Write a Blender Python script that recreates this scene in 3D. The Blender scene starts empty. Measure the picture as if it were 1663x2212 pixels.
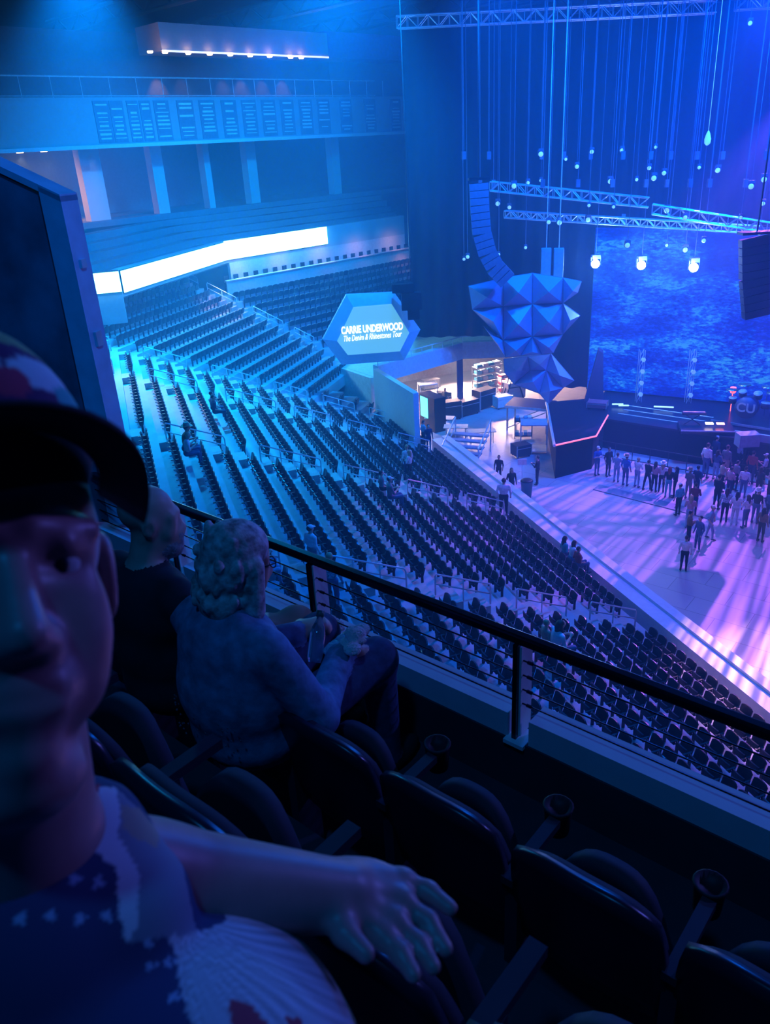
import bpy, math, random
import numpy as np
from mathutils import Vector, Matrix
random.seed(7); rng = np.random.default_rng(7)
S = bpy.context.scene
COL = S.collection
PI = math.pi
R = math.radians
# ------------------------------------------------------------------ camera
H = 18.0                      # the camera is 18 m above the arena floor
FPX, PITCH, ROLL = 1706.0, 24.94, -3.4
CAM = Vector((0, 0, H))
_p, _r = R(PITCH), R(ROLL)
_fw = Vector((0, math.cos(_p), -math.sin(_p)))
_up0 = Vector((0, math.sin(_p), math.cos(_p)))
_rt0 = Vector((1, 0, 0))
_rt = _rt0*math.cos(_r) + _up0*math.sin(_r)
_up = _up0*math.cos(_r) - _rt0*math.sin(_r)
cam_data = bpy.data.cameras.new('camera')
cam = bpy.data.objects.new('camera', cam_data); COL.objects.link(cam)
M = Matrix((( _rt.x, _up.x, -_fw.x, 0), (_rt.y, _up.y, -_fw.y, 0), (_rt.z, _up.z, -_fw.z, H), (0, 0, 0, 1)))
cam.matrix_world = M
cam_data.sensor_fit = 'VERTICAL'; cam_data.sensor_height = 36.0
cam_data.lens = 36.0*FPX/2212.0
cam_data.clip_start = 0.05; cam_data.clip_end = 400
cam_data.dof.use_dof = True; cam_data.dof.focus_distance = 28.0; cam_data.dof.aperture_fstop = 7.5
S.camera = cam
S.view_settings.view_transform = 'Standard'; S.view_settings.look = 'None'
S.view_settings.gamma = 1.0; S.view_settings.exposure = 0.0
S.view_settings.use_curve_mapping = False
S.cycles.max_bounces = 5; S.cycles.diffuse_bounces = 2; S.cycles.glossy_bounces = 2
S.cycles.transmission_bounces = 4; S.cycles.volume_bounces = 0; S.cycles.transparent_max_bounces = 8
S.cycles.sample_clamp_indirect = 3.0
S.cycles.adaptive_threshold = 0.03
# world: only the faint blue spill of the unlit hall
w = bpy.data.worlds.new('hall_spill'); S.world = w; w.use_nodes = True
w.node_tree.nodes['Background'].inputs[0].default_value = (0.0, 0.05, 0.42, 1)
w.node_tree.nodes['Background'].inputs[1].default_value = 0.05

def spot(name, loc, target, energy, color, angle, blend=0.4, size=0.25, gobo=None):
    l = bpy.data.lights.new(name, 'SPOT'); l.energy = energy; l.color = color
    l.spot_size = R(angle); l.spot_blend = blend; l.shadow_soft_size = size
    o = bpy.data.objects.new(name, l); COL.objects.link(o); o.location = loc
    o.rotation_euler = (Vector(target)-Vector(loc)).to_track_quat('-Z', 'Y').to_euler()
    if gobo:
        l.use_nodes = True; nt = l.node_tree; em = nt.nodes['Emission']
        gobo(nt, em)
    return o
def gobo_streaks(nt, em):
    # a breakup gobo: the beam is cut into thin radial slots
    tc = nt.nodes.new('ShaderNodeTexCoord'); sp = nt.nodes.new('ShaderNodeSeparateXYZ')
    nt.links.new(tc.outputs['Normal'], sp.inputs[0])
    dx = nt.nodes.new('ShaderNodeMath'); dx.operation = 'DIVIDE'
    dy = nt.nodes.new('ShaderNodeMath'); dy.operation = 'DIVIDE'
    nt.links.new(sp.outputs[0], dx.inputs[0]); nt.links.new(sp.outputs[2], dx.inputs[1])
    nt.links.new(sp.outputs[1], dy.inputs[0]); nt.links.new(sp.outputs[2], dy.inputs[1])
    cb = nt.nodes.new('ShaderNodeCombineXYZ')
    m1 = nt.nodes.new('ShaderNodeMath'); m1.operation = 'MULTIPLY'; m1.inputs[1].default_value = 95
    m2 = nt.nodes.new('ShaderNodeMath'); m2.operation = 'MULTIPLY'; m2.inputs[1].default_value = 3.0
    nt.links.new(dx.outputs[0], m1.inputs[0]); nt.links.new(dy.outputs[0], m2.inputs[0])
    nt.links.new(m1.outputs[0], cb.inputs[0]); nt.links.new(m2.outputs[0], cb.inputs[1])
    no = nt.nodes.new('ShaderNodeTexNoise'); no.inputs['Scale'].default_value = 1.0; no.inputs['Detail'].default_value = 1.5
    nt.links.new(cb.outputs[0], no.inputs['Vector'])
    rp = nt.nodes.new('ShaderNodeMapRange'); rp.inputs[1].default_value = 0.42; rp.inputs[2].default_value = 0.60
    rp.inputs[3].default_value = 0.12; rp.inputs[4].default_value = 1.6
    nt.links.new(no.outputs[0], rp.inputs[0]); nt.links.new(rp.outputs[0], em.inputs['Strength'])
# ---- stage and house rig, plus added spots without fixtures.  (x to the right, y ahead, z up; arena floor at z = 0)
LIGHTS = [
    ('stage_wash_blue',  (18, 38, 24), (14, 54, 8), 52000, (0.0, 0.09, 1.0), 120, 1.0, 0.6, None),
    ('stage_wash_deep',  (24, 42, 22), (20, 52, 4), 26000, (0.0, 0.05, 1.0), 110, 1.0, 0.5, None),
    ('drape_wash',       (6, 38, 25), (7, 55, 14), 26000, (0.0, 0.14, 1.0), 100, 1.0, 0.6, None),
    ('house_wash_cyan',  (-13, 46, 28.6), (-13, 37, 6), 115000, (0.0, 0.30, 1.0), 70, 1.0, 0.8, None),
    ('house_wash_cyan_b', (0, 52, 28.6), (-12, 38, 6), 150000, (0.0, 0.30, 1.0), 66, 1.0, 0.8, None),
    ('corner_wash_cyan', (2, 44, 27), (-9, 60, 7), 70000, (0.0, 0.25, 1.0), 100, 1.0, 0.6, None),
    ('house_wash_blue',  (8, 26, 25), (1, 27, 3), 16000, (0.0, 0.13, 1.0), 110, 1.0, 0.6, None),
    ('house_wash_near',  (14, 26, 24), (2, 12, 8), 9000, (0.0, 0.12, 1.0), 110, 1.0, 0.6, None),
    ('fascia_wash',      (-4, 42, 22), (-10, 68, 20), 7000, (0.0, 0.16, 1.0), 105, 1.0, 0.6, None),
    ('floor_purple',     (26, 50, 21), (12, 33, 0), 60000, (0.30, 0.10, 1.0), 46, 0.35, 0.12, gobo_streaks),
    ('floor_violet_fill', (14, 30, 23), (13, 33, 0), 11000, (0.16, 0.05, 1.0), 75, 0.8, 0.4, None),
    ('floor_white_key',  (22, 34, 19), (14.0, 20.3, 0), 60000, (0.75, 0.42, 1.0), 28, 0.6, 0.08, gobo_streaks),
    ('near_rim',         (11, 7, 20.5), (0, 0.6, 17.4), 1600, (0.13, 0.14, 1.0), 50, 0.6, 0.25, None),
    ('near_front_cyan',  (-4, 30, 24), (-0.5, 1.0, 17), 2600, (0.0, 0.33, 1.0), 24, 0.6, 0.3, None),
    ('stand_front_fill', (0, 9, 27.5), (3, 24, 3), 7000, (0.0, 0.16, 1.0), 80, 1.0, 0.6, None),  # added fill from our side, brightens people and seat backs in the stand
    ('partition_fill',   (2.5, 0.5, 24), (-2.2, 5.0, 16.8), 1500, (0.0, 0.20, 1.0), 30, 0.8, 0.3, None),  # added fill aimed only at the dark partition
    ('row_warm_spill',   (-15, 48, 18.5), (-11.5, 38, 8), 5200, (1.0, 0.42, 0.38), 24, 1.0, 0.2, None),
    ('near_top_fill',    (-1.5, -2.5, 26), (-0.6, 2.2, 15.8), 620, (0.01, 0.27, 1.0), 50, 0.7, 0.4, None),  # added fill from above and behind, lifts the kerb and near rows
]
for L in LIGHTS: spot(*L)

# ------------------------------------------------------------------ small toolkit
def tag(o, label=None, cat=None, group=None, kind=None):
    if label: o['label'] = label
    if cat: o['category'] = cat
    if group: o['group'] = group
    if kind: o['kind'] = kind
    return o
def empty(name, loc=(0, 0, 0), rz=0):
    o = bpy.data.objects.new(name, None); COL.objects.link(o); o.location = loc; o.rotation_euler = (0, 0, rz); o.empty_display_size = .1
    return o
MATS = {}
def mat(name, col, rough=0.6, metal=0.0, emit=None, estr=0.0, var=0.12, scale=6.0, bump=0.0, spec=0.5, alpha=None, trans=0.0):
    if name in MATS: return MATS[name]
    m = bpy.data.materials.new(name); m.use_nodes = True; nt = m.node_tree; b = nt.nodes['Principled BSDF']
    b.inputs['Roughness'].default_value = rough; b.inputs['Metallic'].default_value = metal
    b.inputs['Specular IOR Level'].default_value = spec
    if trans: b.inputs['Transmission Weight'].default_value = trans
    tc = nt.nodes.new('ShaderNodeTexCoord'); no = nt.nodes.new('ShaderNodeTexNoise'); no.inputs['Scale'].default_value = scale; no.inputs['Detail'].default_value = 4
    nt.links.new(tc.outputs['Object'], no.inputs['Vector'])
    rp = nt.nodes.new('ShaderNodeMapRange'); rp.inputs[1].default_value = .3; rp.inputs[2].default_value = .7
    rp.inputs[3].default_value = 1-var; rp.inputs[4].default_value = 1+var
    nt.links.new(no.outputs[0], rp.inputs[0])
    mx = nt.nodes.new('ShaderNodeVectorMath'); mx.operation = 'SCALE'; mx.inputs[0].default_value = col[:3]
    nt.links.new(rp.outputs[0], mx.inputs['Scale']); nt.links.new(mx.outputs[0], b.inputs['Base Color'])
    if bump:
        bp = nt.nodes.new('ShaderNodeBump'); bp.inputs['Strength'].default_value = bump; bp.inputs['Distance'].default_value = .01
        nt.links.new(no.outputs[0], bp.inputs['Height']); nt.links.new(bp.outputs[0], b.inputs['Normal'])
    if emit:
        b.inputs['Emission Color'].default_value = (*emit, 1); b.inputs['Emission Strength'].default_value = estr
    MATS[name] = m
    return m
class MB:
    def __init__(s): s.v = []; s.f = []; s.m = []
    def add(s, vs, fs, mi=0):
        n = len(s.v); s.v += [tuple(v) for v in vs]; s.f += [tuple(i+n for i in f) for f in fs]; s.m += [mi]*len(fs); return s
    def box(s, c, sz, mi=0, ax=None):
        # ax: three axis vectors (columns); default world
        c = Vector(c); a = [Vector(x) for x in ax] if ax else [Vector((1, 0, 0)), Vector((0, 1, 0)), Vector((0, 0, 1))]
        vs = []
        for i in (-.5, .5):
            for j in (-.5, .5):
                for k in (-.5, .5): vs.append(c+a[0]*sz[0]*i+a[1]*sz[1]*j+a[2]*sz[2]*k)
        return s.add(vs, [(0, 1, 3, 2), (4, 6, 7, 5), (0, 4, 5, 1), (2, 3, 7, 6), (0, 2, 6, 4), (1, 5, 7, 3)], mi)
    def tube(s, pts, r, seg=8, mi=0, cap=True):
        pts = [Vector(p) for p in pts]; rings = []
        rs = r if isinstance(r, (list, tuple)) else [r]*len(pts)
        up = None
        for i, p in enumerate(pts):
            t = (pts[min(i+1, len(pts)-1)]-pts[max(i-1, 0)]).normalized()
            if up is None or abs(up.dot(t)) > .95: up = Vector((0, 0, 1)) if abs(t.z) < .9 else Vector((1, 0, 0))
            x = t.cross(up).normalized(); y = x.cross(t)
            rings.append([p+(x*math.cos(2*PI*k/seg)+y*math.sin(2*PI*k/seg))*rs[i] for k in range(seg)])
        vs = [v for rg in rings for v in rg]; fs = []
        for i in range(len(pts)-1):
            for k in range(seg):
                a = i*seg+k; b = i*seg+(k+1) % seg; fs.append((a, b, b+seg, a+seg))
        if cap: fs.append(tuple(range(seg-1, -1, -1))); fs.append(tuple((len(pts)-1)*seg+k for k in range(seg)))
        return s.add(vs, fs, mi)
    def prism(s, poly, vec, mi=0):
        n = len(poly); vec = Vector(vec); a = [Vector(p) for p in poly]; vs = a+[p+vec for p in a]
        fs = [tuple(range(n-1, -1, -1)), tuple(range(n, 2*n))]+[(i, (i+1) % n, n+(i+1) % n, n+i) for i in range(n)]
        return s.add(vs, fs, mi)
    def lathe(s, prof, c=(0, 0, 0), seg=16, mi=0, ax=None):
        c = Vector(c); a = [Vector(x) for x in ax] if ax else [Vector((1, 0, 0)), Vector((0, 1, 0)), Vector((0, 0, 1))]
        vs = []; fs = []
        for r, z in prof:
            for k in range(seg):
                t = 2*PI*k/seg; vs.append(c+a[0]*r*math.cos(t)+a[1]*r*math.sin(t)+a[2]*z)
        for i in range(len(prof)-1):
            for k in range(seg):
                p = i*seg+k; q = i*seg+(k+1) % seg; fs.append((p, q, q+seg, p+seg))
        fs.append(tuple(range(seg-1, -1, -1))); fs.append(tuple((len(prof)-1)*seg+k for k in range(seg)))
        return s.add(vs, fs, mi)
    def mesh(s, name, mats, smooth=False):
        me = bpy.data.meshes.new(name); me.from_pydata(s.v, [], s.f)
        for m in (mats if isinstance(mats, (list, tuple)) else [mats]): me.materials.append(m)
        me.polygons.foreach_set('material_index', s.m)
        if smooth: me.polygons.foreach_set('use_smooth', [True]*len(s.f))
        me.update(); return me
    def build(s, name, mats, parent=None, smooth=False, bevel=0, loc=None, rz=None):
        o = bpy.data.objects.new(name, s.mesh(name, mats, smooth)); COL.objects.link(o)
        if loc is not None: o.location = loc
        if rz is not None: o.rotation_euler = (0, 0, rz)
        if parent: o.parent = parent
        if bevel:
            b = o.modifiers.new('bevel', 'BEVEL'); b.width = bevel; b.segments = 2; b.limit_method = 'ANGLE'
        return o
def struct(name, mb, m, smooth=False):
    return tag(mb.build(name, m, None, smooth), kind='structure')
def copy_tree(root, loc=None, rz=None):
    r = root.copy(); COL.objects.link(r)
    if loc is not None: r.location = loc
    if rz is not None: r.rotation_euler = (0, 0, rz)
    for ch in list(root.children):
        c2 = ch.copy(); COL.objects.link(c2); c2.parent = r
        for g in ch.children:
            d2 = g.copy(); COL.objects.link(d2); d2.parent = c2
    return r
def ray(x, y):
    return (_fw + _rt*((x-831.5)/FPX) - _up*((y-1106)/FPX)).normalized()
def at(x, y, z):
    d = ray(x, y); return CAM + d*((z-H)/d.z)
def on_wall(x, y, P, az):
    e = Vector((math.sin(R(az)), math.cos(R(az)), 0)); n = Vector((-e.y, e.x, 0)); q = ray(x, y)
    return CAM + q*((Vector(P)-CAM).dot(n)/q.dot(n))
def azv(az): return Vector((math.sin(R(az)), math.cos(R(az)), 0))
Z = Vector((0, 0, 1))
# bowl frame: u runs along the long side away from us, n out from the floor
AZ = -17.48
D = azv(AZ); N = Vector((-D.y, D.x, 0))
def B(u, n, z): return D*u + N*n + Z*z
N0, Z0, RISE = -16.562, 0.923, 0.426
def RW(u, k, dn=0.0, dz=0.0): return B(u, N0+k+dn, Z0+k*RISE+dz)
# near frame: s along our own row (away, to the left), t towards the hall
NS = azv(-48.5); NT = Vector((-NS.y*-1, NS.x*-1, 0))
def NR(s, t, z): return NS*s + NT*t + Z*(H+z)
# ------------------------------------------------------------------ materials
m_conc = mat('pale_concrete', (.40, .43, .46), .75, var=.10, scale=1.2)
m_riser = mat('riser_paint', (.16, .18, .22), .8)
m_seat = mat('seat_plastic', (.018, .022, .035), .32, var=.1)
m_seatf = mat('seat_fabric', (.03, .035, .05), .8)
m_rail = mat('galvanised_rail', (.65, .70, .72), .35, .3)
m_step = mat('step_nosing', (.50, .42, .40), .7)
m_wallp = mat('white_parapet', (.72, .76, .80), .6, var=.06)
m_black = mat('black_drape', (.010, .011, .015), .95, bump=.3, scale=3)
m_dark = mat('dark_metal', (.03, .03, .035), .45, .4)
m_floor = mat('plywood_floor_cover', (.50, .46, .47), .35, var=.16, scale=.8)
m_fascia = mat('fascia_panel', (.40, .42, .46), .7, var=.05)
m_ceil = mat('ceiling_black', (.05, .055, .07), .9)
m_colm = mat('column_plaster', (.62, .60, .58), .8, var=.04)
m_backw = mat('concourse_wall', (.12, .13, .17), .9)
m_warm = mat('warm_lamp', (1, .8, .6), emit=(1, .62, .38), estr=22)
m_led = mat('ribbon_screen', (.1, .1, .1), .5, emit=(.12, .62, 1.0), estr=26, var=.0)
m_glass = mat('dark_glass', (.012, .02, .04), .08, spec=.9, var=.05)

# ------------------------------------------------------------------ arena floor and floor wall
def poly_floor(name, pts, z, m, th=.2):
    b = MB(); b.prism([(p[0], p[1], z-th) for p in pts], (0, 0, th)); return struct(name, b, m)
# wooden floor cover with a seam grid
mf = bpy.data.materials.new('floor_cover_boards'); mf.use_nodes = True; nt = mf.node_tree; bs = nt.nodes['Principled BSDF']
tc = nt.nodes.new('ShaderNodeTexCoord'); mp = nt.nodes.new('ShaderNodeMapping'); mp.inputs['Rotation'].default_value = (0, 0, R(40))
nt.links.new(tc.outputs['Object'], mp.inputs[0])
br = nt.nodes.new('ShaderNodeTexBrick'); br.inputs['Scale'].default_value = 1.0; br.inputs['Brick Width'].default_value = 2.4; br.inputs['Row Height'].default_value = 1.2
br.inputs['Mortar Size'].default_value = .012; br.inputs['Color1'].default_value = (.47, .44, .45, 1); br.inputs['Color2'].default_value = (.54, .50, .50, 1); br.inputs['Mortar'].default_value = (.2, .18, .2, 1)
nt.links.new(mp.outputs[0], br.inputs[0]); nt.links.new(br.outputs[0], bs.inputs['Base Color']); bs.inputs['Roughness'].default_value = .42
poly_floor('floor', [(0, 5), (45, 5), (45, 75), (-2, 75), (-6, 60), (-6, 30)], 0, mf)
# front parapet of the lower bowl
U0, U1 = 9.0, 47.6
b = MB()
b.box(B((U0+43.6)/2, -17.62, .55), (43.6-U0, 1.06, 1.10), 0, (D, N, Z))
b.box(B((U0+43.6)/2, -17.95, 1.16), (43.6-U0, .42, .12), 0, (D, N, Z))
struct('trim_1', b, m_wallp)
# bowl steps (one mesh for each section of concrete)
def bowl_steps(name, ua, ub, ks=range(0, 22)):
    b = MB()
    for k in ks:
        c = RW((ua(k)+ub(k))/2, k, .5, 0)
        zt = Z0+k*RISE
        b.box((c.x, c.y, zt-.35), (ub(k)-ua(k), 1.0, .70), 0, (D, N, Z))
    return struct(name, b, m_conc)
bowl_steps('floor_bowl_side', lambda k: U0, lambda k: 47.63)
# corner wedge, rows heading AZ 19
E1 = azv(19); N1 = Vector((-E1.y, E1.x, 0)); T1 = math.cos(R(36.5))
def W1(s, k, dz=0): return RW(47.63, k) + E1*s + Z*dz
def W1L(k): return 5.0+.5*k
b = MB()
for k in range(6, 22):
    a0, a1 = W1(0, k), W1(W1L(k), k); q = N1*T1*1.15
    b.prism([a0-Z*.7, a1-Z*.7, a1+q-Z*.7+E1*.6, a0+q-Z*.7-E1*.6], (0, 0, .7))
for k in range(0, 6):
    a0, a1 = W1(0, k), W1(2.2+.15*k, k); q = N1*T1*1.15
    b.prism([a0-Z*.7, a1-Z*.7, a1+q-Z*.7, a0+q-Z*.7-E1*.6], (0, 0, .7))
struct('floor_bowl_corner', b, m_conc)
# end wedge, rows heading AZ 46
E2 = azv(46); N2 = Vector((-E2.y, E2.x, 0)); T2 = .90
def W2(s, k, dz=0): return W1(W1L(k), k) + E2*s + Z*dz
b = MB()
for k in range(9, 18):
    a0, a1 = W2(0, k), W2(26, k); q = N2*1.1
    b.prism([a0-Z*.7, a1-Z*.7, a1+q-Z*.7, a0+q-Z*.7-E2*.7], (0, 0, .7))
a0, a1 = W2(-.5, 18), W2(27, 18); b.prism([a0-Z*.7, a1-Z*.7, a1+N2*4-Z*.7, a0+N2*4-Z*.7], (0, 0, .7))
struct('floor_bowl_end', b, m_conc)

# ------------------------------------------------------------------ bowl seats
def seat_mb(part):
    b = _seat_mb(part); b.v = [(v[0]*.94, v[1]*.85+.08, v[2]*.82) for v in b.v]; return b
def _seat_mb(part):
    b = MB()
    # local frame: x along the row, y = outwards (back of the seat at +y), z up
    if part == 'backrest':
        n = 6; pf = []; 
        for i in range(n+1):
            t = i/n; x = -.235+.47*t; bow = .035*(1-(2*t-1)**2); top = .80+.07*(1-(2*t-1)**4)
            pf.append((x, bow, top))
        vs = []; fs = []
        for x, bow, top in pf:
            vs += [(x, .06+bow, .40), (x, .16+bow, top), (x, .21+bow, top-.01), (x, .11+bow, .40)]
        for i in range(n):
            a = i*4
            for j in range(4): fs.append((a+j, a+4+j, a+4+(j+1) % 4, a+(j+1) % 4))
        fs += [(0, 1, 2, 3), (n*4+3, n*4+2, n*4+1, n*4)]
        b.add(vs, fs)
    elif part == 'seat_pan':
        n = 4; vs = []; fs = []
        for i in range(n+1):
            t = i/n; x = -.21+.42*t; r = .05*(1-(2*t-1)**2)
            vs += [(x, .03, .38), (x, -.05-r, .70+r*.6), (x, -.09-r, .69+r*.6), (x, -.06, .38)]
        for i in range(n):
            a = i*4
            for j in range(4): fs.append((a+j, a+4+j, a+4+(j+1) % 4, a+(j+1) % 4))
        fs += [(0, 1, 2, 3), (n*4+3, n*4+2, n*4+1, n*4)]
        b.add(vs, fs)
    elif part == 'arm_stanchion':
        b.box((.25, .05, .30), (.04, .10, .60)); b.box((.25, -.06, .60), (.055, .34, .035))
    return b
SEAT_PARTS = [('backrest', m_seat), ('seat_pan', m_seatf), ('arm_stanchion', m_dark)]
seat_mesh = {p: seat_mb(p).mesh('bowl_seat_'+p, m, False) for p, m in SEAT_PARTS}
seat_all = MB()
for p, m in SEAT_PARTS:
    q = seat_mb(p); seat_all.add(q.v, q.f)
SP = .52
spots = []      # (dist, pos, rz, label, section)
ordn = ['first', 'second', 'third', 'fourth', 'fifth', 'sixth', 'seventh', 'eighth', 'ninth', 'tenth', 'eleventh', 'twelfth', 'thirteenth', 'fourteenth', 'fifteenth', 'sixteenth', 'seventeenth', 'eighteenth', 'nineteenth', 'twentieth', 'twenty-first', 'twenty-second']
_t = ['twenty', 'thirty', 'forty', 'fifty']; _tt = ['twentieth', 'thirtieth', 'fortieth', 'fiftieth']
def ordw(i):
    n = i+1
    if n <= 20: return ordn[i]
    return _tt[n//10-2] if n % 10 == 0 else _t[n//10-2]+'-'+ordn[n % 10-1]
SIDE = [(U0+.2, 20.3, 'nearest block'), (21.8, 31.2, 'middle block'), (32.6, 41.0, 'far block'), (42.4, 46.5, 'narrow corner block')]
RZS = math.atan2(D.y, D.x) - PI      # local x along -D so that +y = outwards
PEOPLE_SPOTS = []
def proj(P):
    v = Vector(P)-CAM; z = v.dot(_fw)
    return 831.5+FPX*v.dot(_rt)/z, 1106-FPX*v.dot(_up)/z, z
for k in range(0, 21):
    for ua, ub, nm in SIDE:
        u = ua+.3
        while u < ub-.2:
            spots.append([RW(u, k, .62), 'side', k, nm, u]); u += SP
near = []
for sp in spots:
    x, y, z = proj(sp[0]); sp.append(-10 < x < 1690 and 0 < y < 2000 and z > 3)
    # what our own balcony hides: below the kerb line
    if sp[5] and y > 1330+.42*(x-700)+30: sp[5] = False
    if sp[5] and x < 250: sp[5] = False
    sp.append(z)
# nearest 300 seats in view as things, the rest as one mass
vis = sorted([s for s in spots if s[5]], key=lambda s: s[6])
indiv = vis[:300]; rest = [s for s in spots if not any(s is t for t in indiv)]
ax_ang = math.atan2(-D.y, -D.x)
first = None
for s in indiv:
    P, _, k, nm, u = s[:5]
    if first is None:
        root = empty('stadium_seat'); 
        for p, m in SEAT_PARTS:
            o = bpy.data.objects.new(p, seat_mesh[p]); COL.objects.link(o); o.parent = root
        first = root; r = root
    else: r = copy_tree(first)
    r.location = P; r.rotation_euler = (0, 0, ax_ang)
    tag(r, f'dark folding seat in the {nm}, {ordn[k]} row above the floor wall', 'seat', 'folding seats of the lower side stand')
def mass(name, places, label):
    base = np.array(seat_all.v); nf = seat_all.f; V = []; F = []; o = 0
    for P, ang in places:
        c, s_ = math.cos(ang), math.sin(ang)
        v = np.column_stack([base[:, 0]*c-base[:, 1]*s_+P.x, base[:, 0]*s_+base[:, 1]*c+P.y, base[:, 2]+P.z])
        V.append(v); F += [tuple(i+o for i in f) for f in nf]; o += len(base)
    me = bpy.data.meshes.new(name); me.from_pydata(np.vstack(V).tolist(), [], F); me.materials.append(m_seat)
    ob = bpy.data.objects.new(name, me); COL.objects.link(ob)
    return tag(ob, label, 'seats', kind='stuff')
pl = [(s[0], ax_ang) for s in rest]
a1 = math.atan2(-E1.y, -E1.x)
for k in range(0, 21):
    L = W1L(k) if k >= 6 else 2.0
    s_ = .9
    while s_ < L-.6: pl.append((W1(s_, k)+N1*.5, a1)); s_ += SP
a2 = math.atan2(-E2.y, -E2.x)
for k in range(9, 18):
    s_ = 1.0
    while s_ < 25: pl.append((W2(s_, k)+N2*.6, a2)); s_ += SP
mass('seat_rows', pl, 'hundreds of dark folding seats in the far rows and the corner of the lower bowl')

# ------------------------------------------------------------------ aisle stairs and handrails
AIS = [(21.05, 1.2, 'near'), (31.9, 1.2, 'middle'), (41.7, 1.2, 'far'), (47.2, 1.0, 'corner')]
for u, wd, nm in AIS:
    b = MB()
    for k in range(0, 21):
        c = RW(u, k, .78, RISE/2)
        b.box((c.x, c.y, c.z-.12), (wd*.82, .44, RISE/2+.22), 0, (D, N, Z))
    o = b.build('aisle_stairs', m_step)
    tag(o, f'flight of pale steps climbing the {nm} aisle of the lower side stand', 'stairs', kind='structure')
def handrail(f, ka, kb, nposts, label):
    root = empty('handrail', f(ka)); root_loc = Vector(f(ka))
    root_loc = Vector(root.location)
    hh = .84
    top = [f(ka)-root_loc+Z*.05, f(ka)-root_loc+Z*(hh-.1), f(ka+(kb-ka)*.02)-root_loc+Z*hh, f(kb-(kb-ka)*.02)-root_loc+Z*hh, f(kb)-root_loc+Z*(hh-.1), f(kb)-root_loc+Z*.05]
    b = MB(); b.tube(top, .032, 6); b.build('top_rail', m_rail, root, True)
    b = MB(); b.tube([f(ka)-root_loc+Z*hh*.55, f(kb)-root_loc+Z*hh*.55], .026, 6); b.build('middle_rail', m_rail, root, True)
    for i in range(1, nposts-1):
        q = f(ka+(kb-ka)*i/(nposts-1))-root_loc
        b = MB(); b.tube([q-Z*.15, q+Z*hh], .026, 6); b.build('post', m_rail, root, True)
    return tag(root, label, 'handrail', 'handrails of the stair aisles')
ow = ['lowest', 'second lowest', 'third lowest', 'fourth', 'fifth', 'sixth', 'seventh']
KR = [(0, 2, 3), (3, 5, 3), (6, 8, 3), (9, 11.6, 4), (13, 15.3, 3), (17, 19.5, 3)]
for u, wd, nm in AIS[:4]:
    for i, (ka, kb, npst) in enumerate(KR):
        if nm == 'near' and i > 4: continue
        handrail(lambda k, u=u: RW(u, k, .35), ka, kb, npst, f'{ow[i]} pale tube handrail down the {nm} aisle of the side stand')
for i, (ka, kb) in enumerate([(9.3, 11), (12, 14.6), (16, 18.6), (19.4, 21)]):
    handrail(lambda k: W1(W1L(k)-.3, k, .1), ka, kb, 3, f'{ow[i]} handrail on the stairs between corner and end stands')
b = MB()
for k in range(9, 21):
    c = W1(W1L(k)-.1, k, RISE/2)+N1*.55; b.box((c.x, c.y, c.z-.1), (1.0, .4, .3), 0, (E1, N1, Z))
tag(b.build('aisle_stairs', m_step), 'flight of pale steps between the corner stand and the end stand', 'stairs', kind='structure')

# ------------------------------------------------------------------ ribbon board, balconies and end wall
Lp = [Vector((-14.6, 47.8, 0)), Vector((-10.6, 60.5, 0)), Vector((-3.45, 67.35, 0)), Vector((3.2, 73.8, 0))]
def slab(name, a, b_, z0, z1, th, m, back=None):
    e = (b_-a); L = e.length; e = e/L; nn = Vector((-e.y, e.x, 0)); c = (a+b_)/2+nn*th/2
    q = MB(); q.box((c.x, c.y, (z0+z1)/2), (L, th, z1-z0), 0, (e, nn, Z)); return q
# fascia of the suite tier the board hangs on
b = MB()
for i in range(3):
    q = slab('', Lp[i], Lp[i+1], 10.7, 12.25, .5, None); b.add([Vector(v) for v in q.v], q.f)
a0 = Lp[0]-azv(17.5)*1.2
struct('trim_2', b, m_fascia)
def board(a, b_, z0, z1, name, label, gap=.12):
    e = (b_-a).normalized(); nn = Vector((-e.y, e.x, 0))
    root = empty(name, a-nn*gap)
    rl = Vector(root.location)
    q = slab('', a-nn*(gap+.06)-rl, b_-nn*(gap+.06)-rl, z0, z1, .06, None); q.build('screen', m_led, root)
    q = slab('', a-nn*gap-rl-e*.0, b_-nn*gap-rl, z0-.05, z1+.05, .08, None); q.build('cabinet', m_dark, root)
    return tag(root, label, 'led board', 'ribbon boards round the hall')
board(Lp[0], Lp[1], 10.95, 12.15, 'ribbon_board', 'glowing white ribbon board on the corner balcony, left run rising to the kink')
board(Lp[1], Lp[2], 10.95, 12.25, 'ribbon_board', 'glowing white ribbon board on the end balcony, right run after the kink')
# the short board beside the tinted partition: its own balcony corner
s0 = on_wall(203, 572, Vector((-14.9, 46.5, 0)), 75); s1 = on_wall(258, 600, Vector((-14.9, 46.5, 0)), 75)
s0 = Vector((s0.x, s0.y, 0)); s1 = Vector((s1.x, s1.y, 0))
ex = (s1-s0).normalized()
board(s0-ex*2.5, s1, 11.2, 12.3, 'ribbon_board', 'short bright white ribbon board at far left beside the dark partition')
q = slab('', s0-ex*2.5, s1, 9.4, 12.2, .4, None); struct('trim_3', q, m_fascia)
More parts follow.
